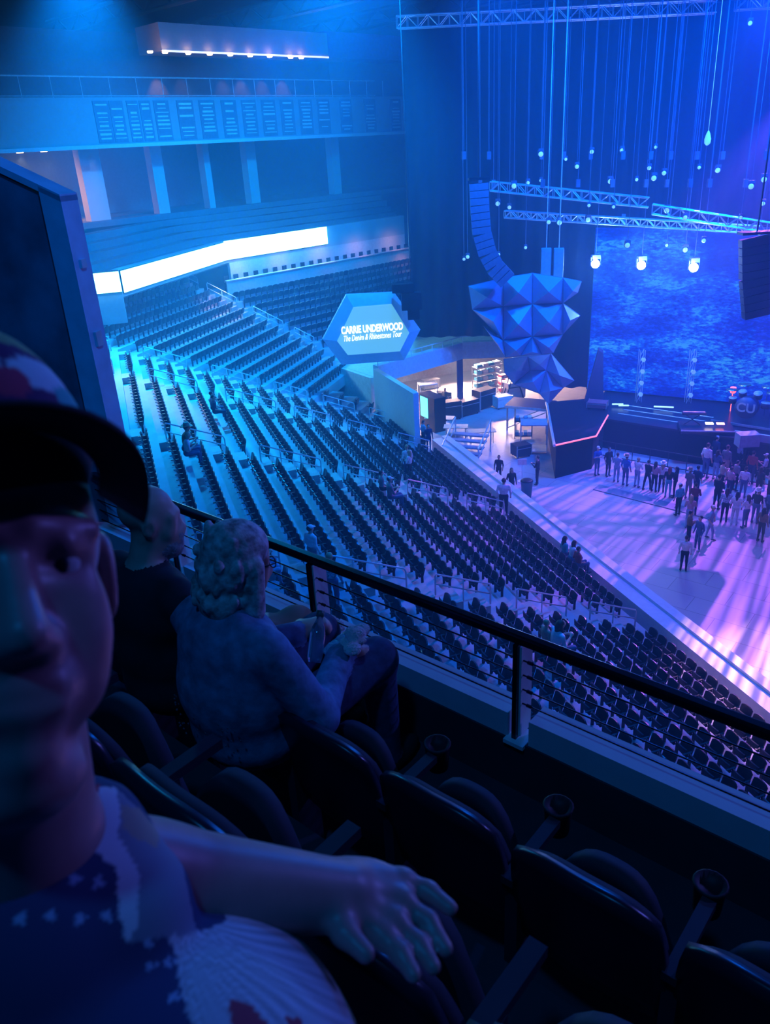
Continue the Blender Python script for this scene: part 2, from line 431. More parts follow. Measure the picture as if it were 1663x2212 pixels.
# pale wall and drinks ledge under the right run of the board
zL = Z0+18*RISE
q = slab('', Lp[1]+Vector((.25, .25, 0)), Lp[3], zL, 10.75, .3, None); struct('wall_under_board', q, mat('ledge_wall', (.62, .60, .66), .7, var=.1))
LA, LB = W2(1.2, 18), W2(21.5, 18); eL = (LB-LA).normalized(); nL = Vector((-eL.y, eL.x, 0))
b = MB(); cL = (LA+LB)/2+nL*.35; b.box((cL.x, cL.y, zL+1.02), ((LB-LA).length, .4, .06), 0, (eL, nL, Z)); b.box((cL.x, cL.y, zL+.5), ((LB-LA).length, .06, 1.0), 0, (eL, nL, Z))
tag(b.build('drinks_ledge', mat('ledge_top', (.6, .5, .5), .5)), 'long narrow drinks ledge running under the right run of the ribbon board', 'counter')
for i in range(22):
    P = LA.lerp(LB, (i+.6)/22)+nL*1.0
    b = MB(); b.box((0, 0, .78), (.4, .4, .07)); b.box((0, .2, 1.05), (.4, .05, .42)); 
    for sx in (-.16, .16):
        for sy in (-.16, .16): b.tube([(sx, sy, 0), (sx, sy, .76)], .02, 4)
    tag(b.build('bar_stool', m_dark, loc=(P.x, P.y, zL), rz=math.atan2(eL.y, eL.x)), f'{ordw(i)} bar stool from the left along the far drinks ledge', 'stool', 'bar stools along the far ledge')
for i in range(5):
    P = LA.lerp(LB, .08+i*.2)+nL*1.0; spot('ledge_lamp', (P.x-nL.x*1.2, P.y-nL.y*1.2, 10.6), (P.x+nL.x*.6, P.y+nL.y*.6, zL+.6), 42, (1, .62, .62), 160, 1.0, .3)
for i, (A_, nm) in enumerate([(W2(-.4, 18), 'corner'), (W2(19.5, 18), 'far right')]):
    for j in range(5):
        P = A_-N2*(j*.9-1.2)+Z*(-(j*.426)+.1)
        b = MB(); b.box((0, 0, .12), (1.0, .5, .18)); tag(b.build('lit_step', m_step, loc=P, rz=math.atan2(E2.y, E2.x)), f'{ordw(j)} warm lit step from the top of the {nm} stairs by the drinks ledge', 'step', 'warm lit steps')
    P = A_-N2*1.0; spot('step_lamp', (P.x, P.y, zL+2.6), (P.x, P.y, zL-1), 380, (1, .55, .5), 75, .9, .1)
# mid tier above the board: three shallow steps and the concourse deck with columns
b = MB()
for i in range(3):
    for j in range(6):
        e = (Lp[i+1]-Lp[i]); L = e.length; e.normalize(); nn = Vector((-e.y, e.x, 0)); c = (Lp[i]+Lp[i+1])/2+nn*(1.0+j*1.0)
        b.box((c.x, c.y, 11.0+j*.22), (L+1.5+j*.9, 1.0, 1.0+j*.44), 0, (e, nn, Z))
struct('floor_mid_tier', b, m_riser)
EF = azv(45); NF = Vector((-EF.y, EF.x, 0)); F0 = Vector((-10.6, 60.5, 0))
def FP(s, off, z): return F0+EF*s+NF*off+Z*z
b = MB(); c = FP(0, 12, 13.9); b.box(c, (60, 12, .4), 0, (EF, NF, Z)); struct('floor_concourse', b, m_riser)
b = MB(); c = FP(8, 14.0, 16.5); b.box(c, (44, .4, 5.6), 0, (EF, NF, Z)); struct('wall_concourse', b, m_backw)
b = MB(); c = FP(-20, 11.0, 16.5); b.box(c, (13, .4, 5.6), 0, (EF, NF, Z)); struct('wall_lounge', b, mat('lounge_wall', (.6, .52, .48), .8))
for i, px in enumerate([195, 338, 445, 541, 722]):
    P = on_wall(px, 380, FP(0, 7, 0), 45); wdt = [1.55, .95, .55, .95, .9][i]
    q = MB(); q.box((P.x, P.y, 16.6), (wdt, .8, 5.2), 0, (EF, NF, Z))
    tag(q.build('column', m_colm), ['wide warm-lit plaster column at the left of the concourse', 'pale column second from the left under the balcony fascia', 'thin faint column in the middle of the concourse', 'pale column fourth from the left, above the ribbon board', 'pale column nearest the black drape'][i], 'column', 'concourse columns')
# upper fascia with a white drip edge, underside, glass rail
FB, FT = 18.85, 21.75
b = MB(); b.box(FP(0, 3.2, (FB+FT)/2), (84, .4, FT-FB), 0, (EF, NF, Z)); struct('trim_4', b, m_fascia)
b = MB(); b.box(FP(0, 3.0, FB), (84, .5, .22), 0, (EF, NF, Z)); struct('trim_5', b, m_wallp)
b = MB(); b.box(FP(0, 9.4, 19.2), (84, 12.4, .3), 0, (EF, NF, Z)); struct('ceiling_concourse', b, m_backw)
b = MB(); b.box(FP(0, 9.4, 21.5), (84, 12.4, .3), 0, (EF, NF, Z)); struct('floor_upper_deck', b, m_riser)
b = MB(); b.box(FP(0, 14, 24.3), (84, .4, 5.4), 0, (EF, NF, Z)); struct('wall_upper', b, m_backw)
b = MB(); b.tube([FP(-25, 3.2, 22.95), FP(20, 3.2, 22.95)], .05, 6); b.tube([FP(-25, 3.2, 21.85), FP(20, 3.2, 21.85)], .04, 6)
for i in range(24): b.tube([FP(-25+i*2, 3.2, 21.7), FP(-25+i*2, 3.2, 22.95)], .025, 5)
tag(b.build('balcony_railing', m_rail), 'long thin railing along the top edge of the far upper balcony', 'railing')
# hanging soffit box with downlights on the upper concourse
P0, P1 = on_wall(325, 115, FP(0, 6, 0), 45), on_wall(682, 115, FP(0, 6, 0), 45)
c = (P0+P1)/2; L = (P1-P0).length
b = MB(); b.box((c.x, c.y, 25.6), (L, 3.0, 1.7), 0, (EF, NF, Z)); struct('ceiling_soffit', b, m_fascia)
P2 = on_wall(862, 112, FP(0, 6, 0), 45); c2 = (P1+P2)/2; L2 = (P2-P1).length
b = MB(); b.box((c2.x, c2.y, 25.7), (L2, 2.4, 1.9), 0, (EF, NF, Z)); struct('ceiling_soffit_right', b, mat('violet_panel', (.30, .16, .42), .7))
b = MB(); b.box((c.x-NF.x*1.54, c.y-NF.y*1.54, 24.72), (L, .06, .12), 0, (EF, NF, Z))
tag(b.build('light_strip', mat('strip_lamp', (1, 1, 1), emit=(.55, .7, 1.0), estr=1.6)), 'thin lit strip along the lower edge of the high soffit', 'light')
for i, px in enumerate([325, 357, 407, 453, 497, 540, 582, 627, 650]):
    P = on_wall(px, 117, FP(0, 4.4, 0), 45)
    b = MB(); b.lathe([(.16, 0), (.2, .05), (.2, .12)], (0, 0, 0), 10)
    o = b.build('downlight', m_warm, loc=(P.x, P.y, 24.55))
    tag(o, ['first', 'second', 'third', 'fourth', 'fifth', 'sixth', 'seventh', 'eighth', 'ninth'][i]+' small warm downlight from the left under the high soffit', 'lamp', 'downlights of the soffit')
for i, px in enumerate([352, 405, 495, 535, 580, 625]):
    P = on_wall(px, 140, FP(0, 12.5, 0), 45)
    spot('wall_grazer', (P.x, P.y, 25.2), (P.x+NF.x*1.2, P.y+NF.y*1.2, 22.0), [420, 80, 110, 190, 140, 200][i], (1, .68, .5), 50, .8, .05)
for i, (px, py) in enumerate([(48, 352), (100, 352)]):
    P = on_wall(px, py, FP(0, 9.8, 0), 45)
    b = MB(); b.lathe([(.22, 0), (.26, .06), (.26, .14)], (0, 0, 0), 12)
    tag(b.build('downlight', m_warm, loc=(P.x, P.y, 18.8)), ['bright warm downlight at the far left lounge ceiling', 'warm downlight right of the brightest lounge lamp'][i], 'lamp', 'lounge downlights')
    spot('lounge_down', (P.x, P.y, 18.7), (P.x+NF.x*.3, P.y+NF.y*.3, 14), [2600, 1300][i], (1, .55, .3), 80, .8, .1)
spot('lounge_fill', tuple(FP(-13, 4.5, 18.2)), tuple(FP(-9, 8.2, 15.5)), 2200, (1, .6, .5), 75, .8, .2)
# team banners printed along the upper fascia: rows of lettering
bw = [1.1, 1.0, .85, .85, 1.2]+[1.35]*11
for i, px in enumerate([222, 255, 290, 317, 352, 403, 450, 497, 540, 582, 622, 662, 700, 748, 800, 855]):
    P = on_wall(px, 255, FP(0, 2.98, 0), 45)
    root = empty('hanging_banner', (P.x, P.y, 20.3), math.atan2(EF.y, EF.x))
    q = MB(); q.box((0, 0, 0), (bw[i], .05, 2.5)); clo = q.build('cloth', mat('banner_cloth', (.20, .23, .30), .9), root)
    q = MB(); rr = random.Random(i)
    for j in range(9):
        if rr.random() < .18: continue
        ww = rr.uniform(.5, .85)*bw[i]; q.box((0, -.035, 1.02-j*.25), (ww, .02, rr.choice([.06, .1, .13])))
    q.build('printed_lines', mat('banner_print', (.75, .8, .85), .8), clo)
    tag(root, f'{ordn[i]} blue banner from the left in the row along the upper balcony front', 'banner', 'banners along the upper balcony front')
# ceiling
b = MB(); b.box((5, 48, 29.0), (110, 110, .4)); struct('ceiling', b, m_ceil)
for i in range(7):
    a = FP(-32+i*11, -30, 27.4); e = FP(-32+i*11, 22, 27.4)
    q = MB()
    q.tube([a, e], .16, 6); q.tube([a+Z*1.2, e+Z*1.2], .16, 6)
    nseg = 14
    for j in range(nseg):
        p = a.lerp(e, j/nseg); r_ = a.lerp(e, (j+1)/nseg); q.tube([p, (p+r_)/2+Z*1.2, r_], .08, 5)
    tag(q.build('roof_truss', m_dark), f'{ordn[i]} dark steel roof truss from the left under the ceiling', 'truss', 'roof trusses')
# back walls of the hall, closing the room
b = MB(); b.box((30, 88, 14), (90, .5, 30)); struct('wall_back', b, m_backw)
b = MB(); b.box((52, 45, 14), (.5, 100, 30)); struct('wall_right', b, m_backw)
# ------------------------------------------------------------------ drape, stage, screens
m_scr_frame = mat('screen_frame', (.25, .3, .38), .5, .3)
AZD = 100
Pd = Vector((2.7, 55.0, 0)); ED = azv(AZD); ND = Vector((-ED.y, ED.x, 0))
def drape(name, P, e, L, z0, z1, m, label, amp=.16, wl=1.1):
    nn = Vector((-e.y, e.x, 0)); n = int(L/wl*8); vs = []; fs = []
    for i in range(n+1):
        s_ = L*i/n; off = amp*math.sin(2*PI*s_/wl)+amp*.5*math.sin(2*PI*s_/wl/2.7+1)
        for zz, kk in ((z0, 1), (z1, .6)):
            p = P+e*s_+nn*off*kk; vs += [(p.x, p.y, zz), (p.x+nn.x*.04, p.y+nn.y*.04, zz)]
    for i in range(n):
        a = i*4; c = a+4
        fs += [(a, c, c+2, a+2), (a+1, a+3, c+3, c+1), (a, a+1, c+1, c), (a+2, c+2, c+3, a+3)]
    fs += [(0, 2, 3, 1), (n*4, n*4+1, n*4+3, n*4+2)]
    b = MB(); b.add(vs, fs); o = b.build(name, m, None, True)
    return tag(o, label, 'curtain')
drape('stage_drape', Pd, ED, 9.0, 5.7, 24.2, m_black, 'tall black drape hanging from the roof above the loading bay, left of the stage')
drape('stage_drape', Pd+ED*9.0, ED, 23, 2.0, 24.2, m_black, 'huge black drape hanging from the roof behind the stage and its video wall')
def truss(name, a, e_, h, label, parent=None, m=None, group=None, seg=None):
    a, e_ = Vector(a), Vector(e_); b = MB(); t = (e_-a).normalized(); sd = t.cross(Z).normalized()*h*.5; up = Z*h
    L = (e_-a).length; n = seg or max(2, int(L/h))
    cs = [sd*1, sd*-1, sd*1+up, sd*-1+up]
    for c_ in cs: b.tube([a+c_, e_+c_], .045 if h > .35 else .03, 5)
    for i in range(n):
        p, q = a.lerp(e_, i/n), a.lerp(e_, (i+1)/n)
        for s0_, s1_ in ((0, 2), (1, 3), (2, 3)):
            if i % 2: s0_, s1_ = s1_, s0_
            b.tube([p+cs[s0_], q+cs[s1_]], .028, 4)
        b.tube([p+cs[0], p+cs[2]], .02, 4); b.tube([p+cs[1], p+cs[3]], .02, 4)
    o = b.build(name, m or mat('truss_alu', (.55, .6, .65), .35, .6)); return tag(o, label, 'truss', group)
Pt = Pd-ND*.5
truss('box_truss', on_wall(858, 62, Pt, AZD), on_wall(1545, 28, Pt, AZD), .62, 'long silver box truss along the top edge of the black drape')
truss('box_truss', on_wall(1588, 22, Pt, AZD), on_wall(1760, 12, Pt, AZD), .62, 'short end of silver truss at the top right corner above the drape')
# floor-standing stage: wing and main deck
m_deck = mat('stage_deck', (.015, .017, .03), .3, var=.2)
m_skirt = mat('stage_skirt', (.006, .007, .012), .9, bump=.3)
wing = [(9.9, 41.9), (12.3, 43.0), (13.9, 46.4), (15.3, 50.0), (11.1, 49.6)]
root = empty('stage_wing', (11.5, 45, 0))
def off(pl, z, r_): return [(p[0]-r_.location.x, p[1]-r_.location.y, z) for p in pl]
b = MB(); b.prism(off(wing, 0, root), (0, 0, 2.0)); b.build('skirt', m_skirt, root)
ins = [(p[0]*1+0*.0, p[1]) for p in wing]
b = MB(); b.prism(off([(9.8, 41.78), (12.38, 42.88), (14.05, 46.4), (15.4, 50.1), (11.0, 49.7)], 2.0, root), (0, 0, .12)); b.build('deck', m_deck, root)
m_orange = mat('orange_strip', (1, .3, .2), emit=(1, .20, .26), estr=1.3)
b = MB(); b.tube([(9.8-11.5, 41.74-45, 2.1), (12.42-11.5, 42.84-45, 2.1), (14.1-11.5, 46.4-45, 2.1)], .05, 6); tag(b.build('edge_light', m_orange, root), 'glowing orange edge strip')
b = MB(); b.tube([(9.75-11.5, 41.7-45, 2.1), (11.0-11.5, 49.7-45, 2.1)], .09, 6); b.build('side_rail', m_rail, root)
tag(root, 'angular black stage wing with an orange glowing edge strip', 'stage')
mst = [(13.8, 46.45), (18.6, 42.7), (24.5, 38.1), (33.0, 45.8), (16.2, 53.0), (14.6, 50.2)]
root = empty('main_stage', (18.6, 46, 0))
b = MB(); b.prism(off(mst, 0, root), (0, 0, 1.85)); b.build('skirt', m_skirt, root)
b = MB(); b.prism(off([(13.75, 46.3), (18.55, 42.55), (24.5, 37.9), (33.2, 45.8), (16.2, 53.2), (14.5, 50.2)], 1.85, root), (0, 0, .12)); b.build('deck', m_deck, root)
b = MB()
for i in range(3):
    a_ = Vector((14.9+i*.55-18.6, 47.0+i*.7-46, 1.98+i*.0)); 
    b.tube([a_, a_+Vector((.788, -.616, 0))*9], .03, 4)
b.build('deck_seam', m_rail, root)
tag(root, 'wide black main stage deck with dark skirt facing the standing crowd', 'stage')
# low barrier along the crowd
b = MB(); pb = [Vector((13.2, 44.9, 0)), Vector((18.2, 41.0, 0)), Vector((23.6, 36.9, 0))]
for i in range(2):
    b.tube([pb[i]+Z*1.05, pb[i+1]+Z*1.05], .03, 6); b.tube([pb[i]+Z*.15, pb[i+1]+Z*.15], .03, 6)
    for j in range(7):
        q = pb[i].lerp(pb[i+1], j/6); b.tube([q, q+Z*1.05], .025, 5)
tag(b.build('crowd_barrier', m_dark), 'black crowd barrier running along the foot of the stage', 'barrier')
b = MB(); b.prism([(11.6, 40.0, .015), (16.2, 35.6, .015), (16.7, 36.1, .015), (12.1, 40.6, .015)], (0, 0, .03))
tag(b.build('cable_ramp', mat('ramp_grey', (.25, .27, .3), .6)), 'long flat grey cable ramp on the floor in front of the crowd', 'cable ramp')

# big video wall at the back of the stage
AZS = 121; ES = azv(AZS); NSG = Vector((-ES.y, ES.x, 0))
Pv = Vector((15.5, 51.6, 0))
def PV(x, y): return on_wall(x, y, Pv, AZS)
mv = bpy.data.materials.new('video_picture'); mv.use_nodes = True; nt = mv.node_tree; bs = nt.nodes['Principled BSDF']
bs.inputs['Base Color'].default_value = (0, 0, .01, 1)
tc = nt.nodes.new('ShaderNodeTexCoord'); mp = nt.nodes.new('ShaderNodeMapping'); mp.inputs['Scale'].default_value = (1.9, 1.9, 5.2)
nt.links.new(tc.outputs['Object'], mp.inputs[0])
n1 = nt.nodes.new('ShaderNodeTexNoise'); n1.inputs['Scale'].default_value = 1.5; n1.inputs['Detail'].default_value = 7; n1.inputs['Roughness'].default_value = .75; nt.links.new(mp.outputs[0], n1.inputs[0])
n2 = nt.nodes.new('ShaderNodeTexNoise'); n2.inputs['Scale'].default_value = .12; n2.inputs['Detail'].default_value = 2; nt.links.new(mp.outputs[0], n2.inputs[0])
ad = nt.nodes.new('ShaderNodeMath'); ad.operation = 'MULTIPLY_ADD'; ad.inputs[1].default_value = .9; nt.links.new(n2.outputs[0], ad.inputs[0]); nt.links.new(n1.outputs[0], ad.inputs[2])
cr = nt.nodes.new('ShaderNodeValToRGB'); nt.links.new(ad.outputs[0], cr.inputs[0])
cr.color_ramp.elements[0].position = .74; cr.color_ramp.elements[0].color = (0, .01, .55, 1)
cr.color_ramp.elements[1].position = 1.28; cr.color_ramp.elements[1].color = (.03, .34, 1, 1)
cr.color_ramp.elements[1].position = 1.0
e_ = cr.color_ramp.elements.new(.86); e_.color = (0, .03, .85, 1)
e_ = cr.color_ramp.elements.new(.93); e_.color = (0, .12, 1, 1)
ad.inputs[1].default_value = .75
nt.links.new(cr.outputs[0], bs.inputs['Emission Color']); bs.inputs['Emission Strength'].default_value = .95
p0, p1 = PV(1284, 560), PV(1760, 560); p0.z = p1.z = 0
root = empty('video_wall', (p0+p1)/2)
L = (p1-p0).length
VT = PV(1284, 492).z; VC = (VT+2.1)/2; VH = VT-2.1
b = MB(); b.box((0, 0, VC), (L, .12, VH), 0, (ES, NSG, Z)); b.build('screen', mv, root)
b = MB(); b.box(NSG*.25+Z*VC, (L+.2, .3, VH+.2), 0, (ES, NSG, Z)); b.build('cabinet', m_dark, root)
tag(root, 'tall video wall behind the stage showing a mottled bright blue picture', 'screen')
b = MB(); bands = []
drape('side_scrim', PV(1196, 700)*1.0-Z*PV(1196, 700).z+NSG*1.2+ES*-.2, ES, 4.2, 2.0, 13.2, mat('scrim_blue', (.25, .3, .6), .8), 'smooth blue lit scrim between the faceted screen and the video wall', .05, 1.0)

m_chain = mat('chain_steel', (.10, .13, .2), .6, .2)
# white beam lamps in front of the wall
m_beam = mat('beam_lens', (1, 1, 1), emit=(.75, .9, 1.0), estr=60)
Pb = Pv-NSG*3.5
def fixture(name, P, label, group, lens=None, hang=None, sc=1.0, cable=True):
    root = empty(name, P); b = MB(); b.box((0, 0, .28*sc), (.34*sc, .26*sc, .16*sc)); b.box((-.19*sc, 0, .1*sc), (.04*sc, .1*sc, .34*sc)); b.box((.19*sc, 0, .1*sc), (.04*sc, .1*sc, .34*sc)); b.tube([(0, 0, .3*sc), (0, 0, 27.3-P.z)], .016, 4)
    b.build('yoke', m_chain, root)
    f = (CAM-Vector(P)).normalized(); x = f.cross(Z).normalized(); y = x.cross(f)
    b = MB(); b.lathe([(.10*sc, -.25*sc), (.16*sc, -.1*sc), (.19*sc, .12*sc), (.19*sc, .16*sc)], (0, 0, 0), 12, 0, (x, y, f)); lh = b.build('lamp_head', m_dark, root, True)
    if lens:
        b = MB(); b.lathe([(.17*sc, .165*sc), (.12*sc, .2*sc), (.04*sc, .215*sc)], (0, 0, 0), 12, 0, (x, y, f)); b.build('lens', lens, lh, True)
    return tag(root, label, 'stage light', group)
for i, (x, y) in enumerate([(1286, 570), (1385, 573), (1498, 578)]):
    P = on_wall(x, y, Pb, AZS)
    fixture('beam_light', P, ['left', 'middle', 'right'][i]+'most of the three blinding white lamps over the stage' if i != 1 else 'middle one of the three blinding white lamps over the stage', 'white beam lamps', m_beam, sc=1.45)
    pl_ = bpy.data.lights.new('beam', 'POINT'); pl_.energy = 1100; pl_.color = (.12, .3, 1.0); pl_.shadow_soft_size = .3
    o = bpy.data.objects.new('beam', pl_); COL.objects.link(o); o.location = P+(CAM-P).normalized()*.6
# trusses and hung fixtures over the stage
Pg = Vector((12, 48.0, 0)); AZG = 112
truss('lighting_truss', on_wall(1060, 412, Pg, AZG), on_wall(1400, 448, Pg, AZG), .5, 'lighting truss hung over the left half of the stage', group='stage trusses')
truss('lighting_truss', on_wall(1408, 462, Pg, AZG), on_wall(1720, 512, Pg, AZG), .5, 'lighting truss hung over the right half of the stage', group='stage trusses')
Pg2 = Vector((12, 50.0, 0))
truss('lighting_truss', on_wall(1090, 470, Pg2, AZG), on_wall(1640, 505, Pg2, AZG), .4, 'rear lighting truss just above the top of the video wall', group='stage trusses')
fx = [(1075, 440), (1110, 402), (1140, 395), (1168, 333), (1168, 390), (1222, 344), (1246, 360), (1278, 328), (1318, 392), (1343, 325), (1375, 388), (1402, 363), (1416, 318), (1434, 374), (1412, 385), (1550, 368), (1622, 403), (1510, 362), (1440, 455), (1480, 470), (1325, 447), (1272, 444), (1208, 481), (1270, 475), (1185, 480), (1100, 448), (1355, 530), (1440, 530), (1480, 540), (1520, 520), (1600, 470), (1640, 505), (1135, 535), (1077, 550), (1010, 555), (1002, 560), (1648, 440), (1655, 330), (1620, 50), (1650, 388)]
fx.sort()
m_lens = mat('dim_lens', (.6, .8, 1), emit=(.2, .55, 1.0), estr=.9)
for i, (x, y) in enumerate(fx):
    P = on_wall(x, y, Pg+Vector((0, (i*37 % 5)-2.0, 0)), AZG)
    fixture('moving_light', P, f'{ordw(i)} small hanging stage lamp counted from the left over the stage', 'small lamps over the stage', m_lens, sc=.5+.3*((i*13) % 3)/2, cable=True)
chx = [1002, 1037, 1056, 1066, 1170, 1172, 1218, 1248, 1275, 1322, 1345, 1395, 1405, 1440, 1448, 1490, 1505, 1532, 1560, 1610, 1655]
for i, x in enumerate(chx):
    P = on_wall(x, 400 if i % 2 else 340, Pg+Vector((0, (i*23 % 5)-1.0, 0)), AZG)
    b = MB(); b.tube([(0, 0, 0), (0, 0, 27.2-P.z)], .022, 5); b.box((0, 0, .1), (.22, .2, .42))
    o = b.build('hoist_chain', mat('chain_steel', (.22, .27, .34), .5, .3), loc=P)
    tag(o, f'{ordw(i)} thin hoist chain with motor counted from the left before the drape', 'hoist chain', 'hoist chains before the drape')
# small single blue lamp hanging high at right
P = on_wall(1528, 305, Pg, AZG); b = MB(); b.lathe([(.03, .5), (.1, .35), (.17, .1), (.15, -.1), (.05, -.2)], (0, 0, 0), 12); b.tube([(0, 0, .4), (0, 0, 27-P.z)], .012, 4)
tag(b.build('pendant_lamp', mat('pendant_glow', (.3, .6, 1), emit=(.1, .45, 1), estr=1.4), None, True, loc=P), 'lone teardrop shaped blue lamp hanging high on the right', 'lamp')

# line arrays
def line_array(pts, wd, label, D_, m, az=95):
    root = empty('line_array', on_wall(pts[0][0], pts[0][1], Vector((8, D_, 0)), az)); r0 = Vector(root.location)
    P3 = [on_wall(x, y, Vector((8, D_, 0)), az)-r0 for x, y in pts]
    # resample
    tot = [0]
    for i in range(len(P3)-1): tot.append(tot[-1]+(P3[i+1]-P3[i]).length)
    n = max(6, int(tot[-1]/.36)); ex_ = azv(az)
    for i in range(n):
        s_ = tot[-1]*(i+.5)/n; j = max(k for k in range(len(tot)-1) if tot[k] <= s_)
        t = (s_-tot[j])/(tot[j+1]-tot[j]); p = P3[j].lerp(P3[j+1], t); dr = (P3[j+1]-P3[j]).normalized()
        fw_ = dr.cross(ex_).normalized()
        xx = dr.cross(fw_).normalized()
        b = MB(); h = tot[-1]/n*.90
        b.box((0, 0, 0), (wd, .55, h), 0, (xx, fw_, dr)); b.box(fw_*-.29, (wd*.9, .03, h*.8), 0, (xx, fw_, dr))
        o = b.build('speaker_box', m, root); o.location = p
    b = MB(); b.box(P3[0]+Z*.2, (wd*1.1, .7, .12)); b.tube([P3[0]+Z*.2, P3[0]+Z*(27.2-r0.z)], .04, 5); b.build('flying_frame', m_dark, root)
    return tag(root, label, 'loudspeaker')
line_array([(1034, 395), (1036, 450), (1040, 500), (1052, 545), (1070, 578), (1096, 606)], 1.0, 'curved hanging line array of grey speaker boxes left of the stage', 45, mat('array_grey', (.20, .22, .32), .5))
line_array([(1634, 512), (1634, 600), (1640, 682)], 1.5, 'straight dark line array of speakers hanging at the right edge', 40, mat('array_dark', (.02, .025, .06), .7))
for i, x in enumerate([1179, 1206]):
    P = on_wall(x, 570, Vector((10, 47.5, 0)), 100); b = MB(); root = empty('flown_speaker', P, R(-10))
    b.box((0, 0, 0), (.56, .5, 1.75)); b.build('cabinet', mat('speaker_silver', (.30, .42, .5), .4), root, bevel=.03)
    b = MB(); b.box((0, -.27, 0), (.48, .03, 1.6)); b.build('grille', mat('grille_silver', (.38, .52, .6), .5, .3), root)
    b = MB(); b.tube([(0, 0, .85), (0, 0, 27.3-P.z)], .03, 6); b.build('hanger', m_rail, root)
    tag(root, ['left', 'right'][i]+' of the two pale oblong speakers hanging over the faceted screen', 'loudspeaker', 'paired oblong speakers')

# faceted pyramids screen
Pf = Vector((8, 46.2, 0)); AZF = 97; EFc = azv(AZF); NFc = Vector((-EFc.y, EFc.x, 0))
m_facet = mat('facet_panel', (.34, .42, .62), .35, .1, var=.05)
def PF(x, y, o=0): return on_wall(x, y, Pf, AZF)-NFc*o
def facets(name, polys, label, depth=.75):
    c0 = PF(*polys[0][0]); root = empty(name, c0)
    for pl in polys:
        q = [PF(x, y)-c0 for x, y in pl]; cx = sum((v for v in q), Vector())/len(q)
        b = MB(); ap = cx-NFc*depth; n = len(q); bk = [v+NFc*.12 for v in q]
        b.add(q+[ap]+bk, [(i, (i+1) % n, n) for i in range(n)]+[(i, n+1+i, n+1+(i+1) % n, (i+1) % n) for i in range(n)]+[tuple(n+1+i for i in range(n-1, -1, -1))])
        pp_ = b.build('pyramid_panel', m_facet, root)
        b = MB()
        for i in range(n): b.tube([q[i], q[(i+1) % n]], .02, 4)
        b.build('edge_trim', m_scr_frame, pp_)
    return tag(root, label, 'stage scenery')
cells = [[(1012, 618), (1087, 600), (1087, 662), (1020, 668)], [(1087, 600), (1150, 590), (1150, 657), (1087, 662)], [(1150, 590), (1216, 600), (1216, 655), (1150, 657)], [(1216, 600), (1256, 608), (1248, 632), (1216, 655)],
         [(1020, 668), (1087, 662), (1087, 735)], [(1087, 662), (1150, 657), (1150, 727), (1087, 735)], [(1150, 657), (1216, 655), (1216, 722), (1150, 727)], [(1216, 655), (1253, 682), (1216, 722)],
         [(1045, 705), (1087, 735), (1092, 772)], [(1087, 735), (1150, 727), (1124, 768), (1092, 772)], [(1150, 727), (1170, 765), (1124, 768)], [(1150, 727), (1216, 722), (1195, 762), (1170, 765)]]
facets('faceted_screen', cells, 'large blue faceted screen of pyramid panels left of the stage')
Pf = Vector((8.6, 46.8, 0))
cells = [[(1088, 776), (1140, 770), (1145, 800), (1110, 830), (1090, 805)], [(1140, 770), (1190, 764), (1180, 800), (1145, 800)], [(1190, 764), (1240, 822), (1216, 838), (1180, 800)], [(1110, 830), (1145, 800), (1180, 800), (1165, 850)], [(1165, 850), (1180, 800), (1216, 838), (1185, 872)]]
facets('faceted_screen', cells, 'smaller lower cluster of pyramid panels with two pinkish facets', .5)

# hexagonal sign
Ph = Vector((0, 49.2, 0)); AZH = 84; EH = azv(AZH); NH = Vector((-EH.y, EH.x, 0))
def PH(x, y, o=0): return on_wall(x, y, Ph, AZH)-NH*o
outer = [(697, 733), (748, 637), (852, 632), (908, 712), (873, 778), (738, 788)]
inner = [(727, 734), (762, 661), (844, 654), (882, 716), (862, 756), (750, 764)]
c0 = PH(800, 712); root = empty('hexagon_sign', c0)
O = [PH(*p)-c0 for p in outer]; I = [PH(*p)-c0 for p in inner]
b = MB(); n = 6
Ib = [v-NH*.35 for v in I]
b.add(O+Ib+[v+NH*.4 for v in O], [(i, (i+1) % n, n+(i+1) % n, n+i) for i in range(n)]+[(i, 2*n+i, 2*n+(i+1) % n, (i+1) % n) for i in range(n)]+[tuple(2*n+i for i in range(n-1, -1, -1))])
b.build('bevelled_frame', mat('sign_frame', (.10, .3, .6), .5, emit=(.03, .30, .95), estr=.28), root)
b = MB(); b.prism([v-NH*.33 for v in I], NH*-.05); b.build('lit_panel', mat('sign_panel', (.1, .2, .25), .5, emit=(.13, .62, .95), estr=.8, var=.02), root)
b = MB()
for v in (O[2]+EH*.2, O[3]*.6): pass
m_sgt = mat('sign_text', (1, 1, 1), emit=(1, 1, 1), estr=1.6)
